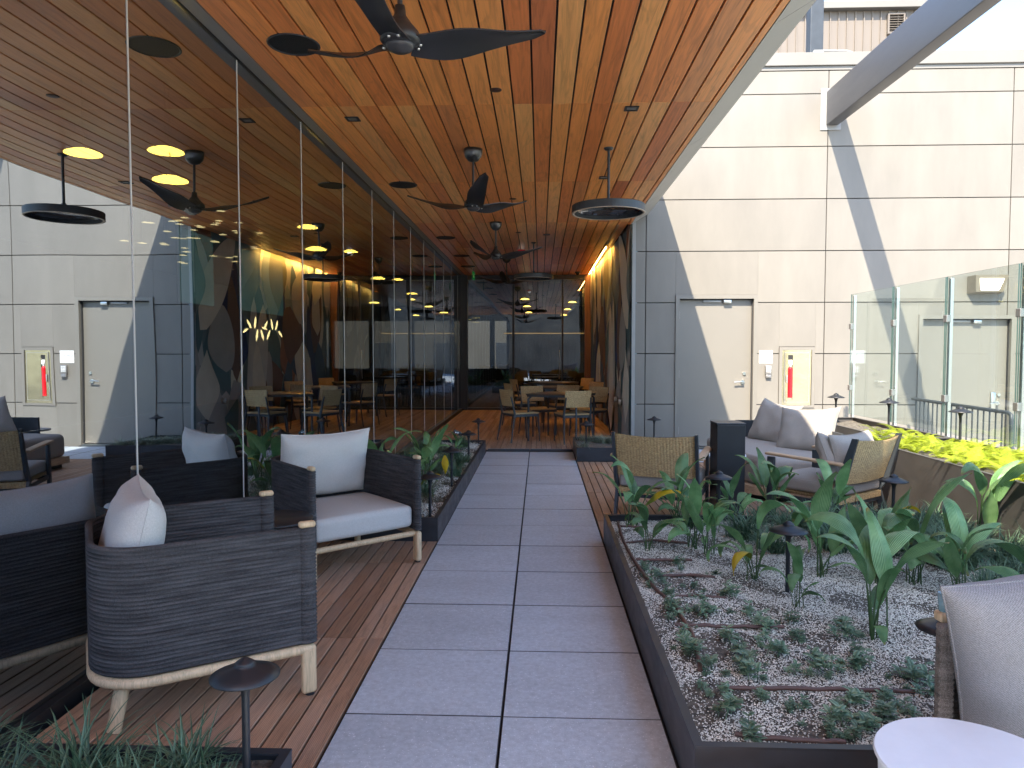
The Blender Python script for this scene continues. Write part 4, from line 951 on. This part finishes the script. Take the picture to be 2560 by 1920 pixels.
# wicker panels
def weave_panel(fn, nu, nv, amp=.0028):
    m = MB(); U, V = nu*3, nv*2
    def f(a, b):
        p, nrm = fn(a, b); i = a*nu; j = b*nv
        h = math.cos(2*math.pi*(i + .5*(int(j + 1e-6) % 2)))*.6 + .4*math.cos(2*math.pi*j*1.0)
        rib = abs(math.sin(math.pi*i))**.7
        return p + nrm*amp*(rib*1.1 + .7*(1 if (int(j*2 + .01) % 2) else -1)*(.4 + .6*rib))
    return m.grid(f, U, V, smooth=False)
def wick(name, fn, nu, nv, parent, th=.012):
    a = weave_panel(fn, nu, nv); b = weave_panel(lambda u, v: (fn(u, v)[0] - fn(u, v)[1]*th, -fn(u, v)[1]), nu, nv)
    a.add(b.v, [tuple(reversed(q_)) for q_ in b.f], 0, False)
    return a.build(name, M['wicker'], parent)
def lounge(loc, f, label, grp, cush, seed):
    t = thing('wicker_lounge_chair', label, 'lounge chair', loc, ang(f), grp); hw = .335
    for s in (-1, 1):
        q_ = MB(); sx = s*hw
        prof = [(-.335, 0), (-.245, .27), (-.30, .36), (-.415, .745)]; wd = [.022, .034, .040, .022]
        vs = []
        for (y, z), w_ in zip(prof, wd):
            for dx in (-.011, .011):
                vs += [(sx + dx, y - w_, z), (sx + dx, y + w_, z)]
        fs = []
        for i in range(3):
            b = 4*i; fs += [(b, b+4, b+5, b+1), (b+2, b+3, b+7, b+6), (b, b+2, b+6, b+4), (b+1, b+5, b+7, b+3)]
        fs += [(0, 1, 3, 2), (12, 14, 15, 13)]
        q_.add(vs, fs).build('back_post', M['char'], t)
        MB().rbox((sx, .30, .265), (.013, .034, .265), .006, 1, 0).build('front_leg', M['char'], t)
        MB().rbox((sx + s*.012, .015, .548), (.034, .335, .011), .008, 2, 0, M=Matrix.Translation((0, 0, 0)) @ Matrix.Rotation(R(1.5), 4, 'X')).build('armrest', M['teak2'], t)
        MB().box(sx - .008, sx + .008, -.24, .28, .20, .235).build('side_rail', M['char'], t)
    def back(u, v):
        x = (u - .5)*2*(hw - .014); y = -.30 - .115*v + -.035*math.sin(math.pi*u) - .0; z = .375 + .355*v - .018*math.sin(math.pi*u)*v
        return Vector((x, y, z)), Vector((0, -1, -.25)).normalized()
    wick('wicker_back', back, 26, 34, t)
    def seat(u, v):
        a = (u - .5)*2*(hw - .012); return Vector((a, -.28 + .60*v, .262)), Vector((0, 0, 1))
    wick('wicker_seat', seat, 22, 24, t)
    def apron(u, v): return Vector(((u - .5)*2*(hw - .012), -.285, .215 + .05*v)), Vector((0, -1, 0))
    wick('wicker_apron', apron, 26, 6, t)
    MB().box(-hw + .012, hw - .012, -.275, -.245, .185, .215).box(-hw + .012, hw - .012, .27, .30, .20, .235).build('cross_rail', M['char'], t)
    MB().rbox((0, .03, .325), (hw - .018, .315, .052), .03, 3, 5, crown=.018).build('seat_cushion', M['fabric2'], t)
    MM = Matrix.Translation((0, -.235, .56)) @ Matrix.Rotation(R(-16), 4, 'X')
    if cush: pillow(.60, .40, .17, seed, M_=MM).build('back_cushion', M['fabric2'], t)
    if cush: pillow(.40, .40, .15, seed + 5, M_=Matrix.Translation((-.14, -.12, .55)) @ Matrix.Rotation(R(22), 4, 'Z') @ Matrix.Rotation(R(-22), 4, 'X') @ Matrix.Rotation(R(12), 4, 'Y')).build('scatter_cushion', M['fabric2'], t)
    return t
GW = 'wicker-backed lounge chairs'
fC = Vector((.341, .94, 0)).normalized(); mid = Vector((.9165, 5.795, 0)) + fC*.415
lounge((mid.x, mid.y, 0), fC, 'wicker-backed lounge chair seen from behind, left of the black bollard', GW, False, 3)
fD = Vector((-.62, .784, 0)).normalized(); mid = Vector((2.635, 5.66, 0)) + fD*.415
lounge((mid.x, mid.y + .02, 0), fD, 'wicker-backed lounge chair with grey cushions beside the bronze planter', GW, True, 4)

# bollard cabinet
bo = thing('black_pedestal', 'tall square black metal pedestal between the two wicker chairs', 'pedestal')
MB().rbox((1.605, 6.19, .39), (.118, .125, .40), .006, 1, 0, smooth=False).build('body', M['black'], bo)
MB().rbox((1.605, 6.19, .797), (.121, .128, .006), .003, 1, 0, smooth=False).build('top_plate', M['char'], bo)

# daybed
db = thing('daybed', 'low taupe upholstered daybed with a timber base against the sunny wall', 'daybed')
base_poly = [(2.15, 6.66), (2.86, 6.66), (2.86, 8.5), (1.93, 8.5), (1.93, 6.95), (2.02, 6.80)]
MB().prism([(2.21, 6.75), (2.82, 6.75), (2.82, 8.45), (2.0, 8.45), (2.0, 7.0), (2.08, 6.88)], .0, .055).build('plinth', M['dark'], db)
MB().prism(base_poly, .055, .135).build('timber_base', M['teak2'], db)
def shp(q_):
    if q_.x < 0 and q_.y < 0:
        k = min(1, (-q_.x/.43))*min(1, (-q_.y/.88)); q_ = q_ + Vector((.10*k**3, .08*k**3, 0))
    return q_
MB().rbox((2.395, 7.585, .275), (.445, .895, .138), .06, 4, 6, crown=.012, fn=shp).build('mattress', M['fabric2'], db)
MB().box(2.86, 2.885, 6.9, 8.42, .10, .62).build('back_frame', M['char'], db)
MB().box(2.3, 2.86, 8.505, 8.53, .10, .60).build('end_frame', M['char'], db)
for (cx_, cy_, W_, H_, rz, tl, sd_, lb) in [(2.60, 8.05, .58, .52, 62, -24, 11, 'large grey-beige pillow, half shaded, standing at the far end of the daybed'), (2.70, 7.35, .62, .50, 48, -24, 12, 'large sunlit beige pillow standing at the near end of the daybed')]:
    p = thing('throw_pillow', lb, 'pillow', (cx_, cy_, .61), 0, 'pillows on the daybed')
    f_ = Matrix.Rotation(R(-rz), 4, 'Z') @ Matrix.Rotation(R(tl), 4, 'X') @ Matrix.Rotation(R(6 if sd_ == 11 else -4), 4, 'Y')
    pillow(W_, H_, .22, sd_, pinch=.10, M_=f_, wr=.012).build('cushion', M['fabric2'], p)
def roundtable(x, y, h, r, label, mat, stem=True):
    t = thing('round_table', label, 'side table', (x, y, 0), 0)
    MB().lathe([(0, h - .022), (r - .008, h - .022), (r, h - .016), (r, h - .004), (r - .004, h)], n=44).lathe([(r - .004, h), (0, h)], n=44, smooth=False).build('table_top', mat, t)
    MB().cyl((0, 0, .01), (0, 0, h - .02), .025, n=14).build('column', M['char'], t)
    MB().lathe([(0, 0), (r*.65, 0), (r*.65, .01), (0, .014)], n=32).build('base_disc', M['char'], t)
p = at(1905, 1081, z=.42); roundtable(2.64, 8.86, .42, .2, 'round grey side table behind the daybed, under the wall', M['fabric2'])
roundtable(1.70, 6.72, .45, .21, 'small pale round table mostly hidden behind the black pedestal', M['stone'])
dt = thing('drum_table', 'pale round drum side table at the lower right corner', 'drum table', (.958, 1.568, 0))
MB().lathe([(0, 0), (.17, 0), (.178, .01), (.195, .46), (.197, .485)], n=56).build('drum_body', M['stone'], dt)
MB().lathe([(.197, .485), (.203, .488), (.206, .494), (.203, .500)], n=56).lathe([(.203, .500), (0, .5)], n=56, smooth=False).build('table_top', M['stone'], dt)

# taupe rope sofa at right edge
sf = thing('rope_sofa', 'taupe rope sofa at the right picture edge with a large grey back cushion', 'sofa', (1.835, 1.60, 0), math.pi)
sp2 = [p_ for p_ in shell_path(1.49, .80, .07) if p_.y < -.26]
# sofa local +Y faces the camera side
rope_shell(sp2, .205, .66, 30, th=.03, bulge=.005).build('rope_shell', M['rope2'], sf)
MB().tube([p_ + Vector((0, 0, .185)) for p_ in sp2], .022, 8).build('base_rail', M['teak'], sf)
for s in (-1, 1):
    for yy in (.37, -.27): MB().rbox((s*.64, yy, .092), (.022, .022, .092), .01, 2, 0).build('leg', M['teak'], sf)
    MB().rbox((s*.725, -.385, .675), (.02, .02, .014), .008, 2, 0).build('post_cap', M['teak'], sf)
MB().rbox((0, .06, .29), (.63, .33, .09), .04, 3, 6, crown=.02).build('seat_cushion', M['fabric3'], sf)
MM = Matrix.Translation((.455, -.25, .63)) @ Matrix.Rotation(R(-9), 4, 'X') @ Matrix.Rotation(R(13), 4, 'Y')
pillow(.64, .52, .22, 31, n=34, M_=MM, pinch=.04, wr=.008).build('back_cushion', M['fabric3'], sf)
MM = Matrix.Translation((-.26, -.27, .61)) @ Matrix.Rotation(R(-9), 4, 'X')
pillow(.68, .50, .22, 32, n=26, M_=MM, pinch=.04).build('back_cushion', M['fabric3'], sf)
cu = thing('drinking_cup', 'pale blue plastic cup standing on the corner post of the rope sofa', 'cup', (1.11, 1.985, .69))
cupm = pm('pale blue cup', (.45, .68, .75), .15, spec=.6); cupm.node_tree.nodes['Principled BSDF'].inputs['Transmission Weight'].default_value = .6
MB().lathe([(0, .0), (.014, 0), (.018, .05), (.017, .05), (.013, .004), (0, .004)], n=24).build('cup_wall', cupm, cu)

# dining set
def dining_table(loc, rz, label, side=.86):
    t = thing('dining_table', label, 'dining table', loc, rz, 'square dining tables in the corridor')
    MB().rbox((0, 0, .735), (side/2, side/2, .008), .006, 1, 0).build('table_top', M['tabletop'], t)
    MB().rbox((0, 0, .712), (side/2 - .01, side/2 - .01, .014), .006, 1, 0).build('frame', M['char'], t)
    h = side/2 - .03
    for a in (-1, 1):
        for b in (-1, 1): MB().tube([(a*(h - .03), b*(h - .03), .70), (a*h, b*h, .66), (a*h, b*h, 0)], [.02, .019, .015], 8).build('leg', M['char'], t)
    return t
def dchair(loc, f, label, grp='wicker dining chairs round the corridor tables'):
    t = thing('dining_chair', label, 'dining chair', loc, ang(f), grp); hw = .215
    for s in (-1, 1):
        MB().tube([(s*.235, -.30, 0), (s*hw, -.225, .44), (s*.205, -.255, .60), (s*.20, -.285, .71)], [.011, .018, .015, .010], 8).build('back_leg', M['char'], t)
        MB().tube([(s*.215, .22, 0), (s*.205, .19, .44)], [.010, .017], 8).build('front_leg', M['char'], t)
    MB().box(-hw, hw, -.21, -.185, .395, .43).box(-hw, hw, .17, .195, .395, .43).box(-hw, -hw + .02, -.185, .17, .395, .43).box(hw - .02, hw, -.185, .17, .395, .43).build('seat_frame', M['char'], t)
    MB().rbox((0, -.01, .447), (.225, .215, .013), .011, 2, 3, crown=-.012).build('seat', M['wickf'], t)
    def back(u, v): 
        x = (u - .5)*.42; return Vector((x, -.232 - .045*v - .03*math.sin(math.pi*u), .555 + .255*v)), Vector((0, -1, -.15)).normalized()
    wick('wicker_back', back, 20, 8, t)
    return t
M['wickf'] = wood('woven seat', [(0, (.40, .27, .13)), (1, (.45, .31, .15))], grain=(120, 4, 120), rough=.6)
rt = ang((.40, .916))
dining_table((.345, 11.45, 0), rt, 'nearest square dining table, rounded corner towards the path')
dchair((-.30, 11.32, 0), (.86, .50), 'wicker dining chair at the left of the nearest table')
dchair((.50, 10.98 + .16, 0), (-.30, .95), 'wicker dining chair at the near right of the first table')
dchair((-.02, 12.10, 0), (.45, -.9), 'wicker dining chair behind the first table, facing the camera')
dchair((.80, 11.95, 0), (-.7, -.7), 'wicker dining chair next to the mural wall by the first table')
dining_table((.30, 13.6, 0), rt + .1, 'second square dining table, behind the first')
dchair((-.35, 13.5, 0), (.9, .4), 'wicker dining chair left of the second table')
dchair((.42, 13.0, 0), (-.3, .95), 'wicker dining chair on the near side of the second table')
dchair((.9, 14.0, 0), (-.8, -.6), 'wicker dining chair right of the second table by the mural')
dining_table((.30, 15.7, 0), rt, 'third square dining table, closest to the glass screen')
dchair((-.33, 15.6, 0), (.9, .4), 'wicker dining chair left of the third table')
dchair((.85, 16.0, 0), (-.8, -.6), 'wicker dining chair right of the third table')
proto = dining_table((.2, 19.2, 0), .2, 'first table inside the room beyond the glass screen'); proto['group'] = 'tables inside the room beyond the screen'
for k, lb in enumerate(['second table inside the room beyond the screen', 'third table inside the room beyond the screen', 'farthest table inside the room beyond the screen']): clone(proto, (.2 + .1*k, 21 + 1.8*k, 0), .1*k, lb, 'tables inside the room beyond the screen')

# ---------------------------------------------------------------- ceiling things
def bladem():
    m = MB(); n = 16; vs = []; uv = []
    for i in range(n + 1):
        t = i/n; r = .06 + .60*t
        wd = .070 + .012*math.sin(min(1, t/.35)*math.pi/2) if t < .35 else .082 - .052*((t - .35)/.65)**1.4
        if i == n: wd = .006
        tw = -R(4 + 22*math.exp(-((t - .28)/.3)**2)); z = .01 + .14*t**1.5; dy = -.02*math.sin(math.pi*t)
        for k in range(-2, 3):
            s = k/2; vs.append((r, dy + wd*s*math.cos(tw), z + wd*s*math.sin(tw) + .010*(1 - s*s)))
    k5 = len(vs); vs2 = [(a, b, c - .006) for a, b, c in vs]
    fs = [(i*5+j, (i+1)*5+j, (i+1)*5+j+1, i*5+j+1) for i in range(n) for j in range(4)]
    m.add(vs, fs, 0, True); m.add(vs2, [tuple(reversed(q_)) for q_ in fs], 0, True)
    al = vs + vs2; ed = []
    for i in range(n): ed += [(i*5, (i+1)*5, (i+1)*5 + k5, i*5 + k5), (i*5+4, i*5+4+k5, (i+1)*5+4+k5, (i+1)*5+4)]
    ed += [(n*5+j, n*5+j+1, n*5+j+1+k5, n*5+j+k5) for j in range(4)]
    m.add(al, ed); return m.mesh('blade', M['fanb'])
M['fanb'] = pm('black fan blade', (.022, .023, .026), .38, var=(5, .2), spec=.5)
BLM = bladem()
hubm = MB().lathe([(0, -.022), (.03, -.022), (.045, -.016), (.05, -.004), (.075, .004), (.085, .018), (.08, .05), (.05, .085), (.026, .12), (.021, .16), (.0, .16)], n=32).mesh('hub', M['fanb'])
capm = MB().lathe([(0, -.030), (.032, -.029), (.036, -.024), (.05, -.020), (.058, -.008), (.06, .0), (0, .0)], n=32).mesh('hub_cap', pm('fan cap', (.05, .05, .055), .3))
canm = MB().lathe([(.016, -.115), (.045, -.105), (.075, -.07), (.085, -.03), (.086, 0), (0, 0)], n=32).mesh('ceiling_canopy', pm('satin black metal', (.09, .095, .10), .28, metal=.7))
rodm = MB().cyl((0, 0, .12), (0, 0, .42), .011, n=12).mesh('downrod', pm('dark rod', (.06, .06, .065), .35, metal=.5))
scrm = MB().lathe([(0, -.008), (.006, -.006), (.0075, 0)], n=10).mesh('screw', M['alu'])
def fan(x, y, z, rot, label):
    t = thing('ceiling_fan', label, 'ceiling fan', (x, y, z), 0, 'black three-bladed ceiling fans')
    put('hub', hubm, t); put('hub_cap', capm, t); put('downrod', rodm, t); put('ceiling_canopy', canm, t, (0, 0, CZ - z))
    for k in range(3):
        put('blade', BLM, t, (0, 0, 0), (0, 0, R(rot + 120*k)))
        for s in (-1, 1): put('screw', scrm, t, (.085*math.cos(R(rot + 120*k + 14*s)), .085*math.sin(R(rot + 120*k + 14*s)), .004))
fan(-.59, 3.06, 2.69, 22, 'large black ceiling fan nearest the camera, cut by the top of the picture')
fan(-.61, 6.58, 2.71, 44, 'black ceiling fan second from the camera, one blade upright')
fan(-.63, 10.26, 2.74, 3, 'black ceiling fan third from the camera, above the deck end')
fan(-.65, 14.0, 2.74, 25, 'black ceiling fan farthest away, near the glass screen')
def ringlamp(x, y, z, label, r=.33):
    t = thing('ring_heater_lamp', label, 'ring lamp', (x, y, z), 0, 'black ring pendants')
    MB().lathe([(r, -.032), (r, .032), (r - .003, .035), (r - .02, .035), (r - .022, .0), (r - .022, -.032)], n=64, closed=True, smooth=False).build('ring', M['char'], t)
    MB().lathe([(r - .023, -.0), (r - .05, -.0), (r - .05, .012), (0, .014)], n=64).build('mirror_disc', pm('dark mirror disc', (.03, .03, .033), .06, spec=1), t)
    MB().lathe([(r + .0005, -.0325), (r - .0225, -.0325), (r - .0225, -.036), (r + .0005, -.036)], n=64, closed=True).build('diffuser_edge', pm('pale diffuser edge', (.55, .45, .36), .5), t)
    MB().cyl((0, 0, .014), (0, 0, CZ - z), .012, n=12).cyl((0, 0, .016), (0, 0, .10), .020, n=14).build('stem', M['char'], t)
    MB().lathe([(.0, -.02), (.03, -.02), (.042, -.008), (.044, 0)], (0, 0, CZ - z), 24).build('ceiling_plate', M['char'], t)
ringlamp(.615, 6.586, 2.685, 'black ring pendant with mirrored underside near the beige wall')
ringlamp(-.11, 12.145, 2.66, 'black ring pendant hanging farther down the corridor')
for (x, y, lb) in [(-1.473, 4.32, 'large round black ceiling speaker beside the nearest fan'), (-1.505, 7.92, 'round black ceiling speaker second from the camera'), (-1.52, 11.58, 'round black ceiling speaker third from the camera'), (-1.50, 13.75, 'round black ceiling speaker near the far end'), (-1.55, 15.45, 'last round black ceiling speaker before the glass screen')]:
    t = thing('ceiling_speaker', lb, 'speaker', (x, y, CZ), 0, 'round black ceiling speakers')
    MB().lathe([(.152, .004), (.155, -.004), (.148, -.009), (.142, -.006), (.141, -.002)], n=48).build('trim_ring', M['black'], t)
    MB().lathe([(.141, -.003), (0, -.004)], n=40).build('grille', M['rug'], t)
for (x, y, lb) in [(-1.478, 5.69, 'square black recessed downlight left of the second fan'), (.685, 5.53, 'square black recessed downlight near the right ceiling edge'), (.669, 7.68, 'square black recessed downlight behind the ring pendant stem'), (.10, 11.33, 'small square downlight over the dining tables')]:
    t = thing('square_downlight', lb, 'downlight', (x, y, CZ), 0, 'square recessed downlights')
    m = MB(); a = .052; b = .036
    for (x0, x1, y0, y1) in ((-a, a, -a, -b), (-a, a, b, a), (-a, -b, -b, b), (b, a, -b, b)): m.box(x0, x1, y0, y1, -.007, -.0005)
    m.build('bezel', M['black'], t); MB().box(-b, b, -b, b, -.0018, -.0008).build('lens', M['greymetal'], t)
for (x, y, lb) in [(-.314, 5.11, 'round dark sprinkler cover in the plank above the second fan'), (-.33, 8.70, 'round dark sprinkler cover behind the second fan'), (-.336, 11.13, 'round dark sprinkler cover over the third fan')]:
    o = MB().lathe([(.042, 0), (.042, -.003), (.036, -.006), (0, -.006)], (x, y, CZ), 28).build('sprinkler_cover', pm('brown disc', (.05, .02, .012), .4)); tag(o, lb, 'sprinkler cover', 'round sprinkler covers')
t = thing('fire_strobe', 'small red and white fire strobe on the ceiling over the dining tables', 'fire strobe', (-.335, 13.04, CZ))
MB().rbox((0, 0, -.012), (.065, .055, .012), .004, 1, 0).build('red_base', M['red'], t); MB().rbox((0, -.01, -.050), (.045, .035, .024), .006, 1, 0).build('white_lens', emis('strobe lens', (1, .9, .8), .25), t)
t = thing('security_camera', 'small dark dome camera at the far right end of the ceiling', 'security camera', (.86, 16.6, CZ))
MB().lathe([(.06, 0), (.062, -.02), (.05, -.03)], n=24).build('base', M['char'], t); MB().lathe([(.045, -.03), (.042, -.05), (.028, -.068), (0, -.075)], n=24).build('dome', pm('smoked dome', (.02, .02, .02), .08, spec=.8), t)
t = thing('exit_sign', 'green exit sign seen almost edge-on at the far end of the ceiling', 'exit sign', (-1.47, 15.9, 3.08), R(87))
MB().rbox((0, 0, 0), (.15, .006, .085), .003, 1, 0).build('panel', emis('green sign glow', (.02, .45, .10), .05), t)
MB().cyl((0, 0, .08), (0, 0, .155), .006, n=8).build('bracket', M['char'], t)
text('EXIT', .12, (0, -.0075, -.042), M['white'], t, name='lettering', al='CENTER', ex=.0005)
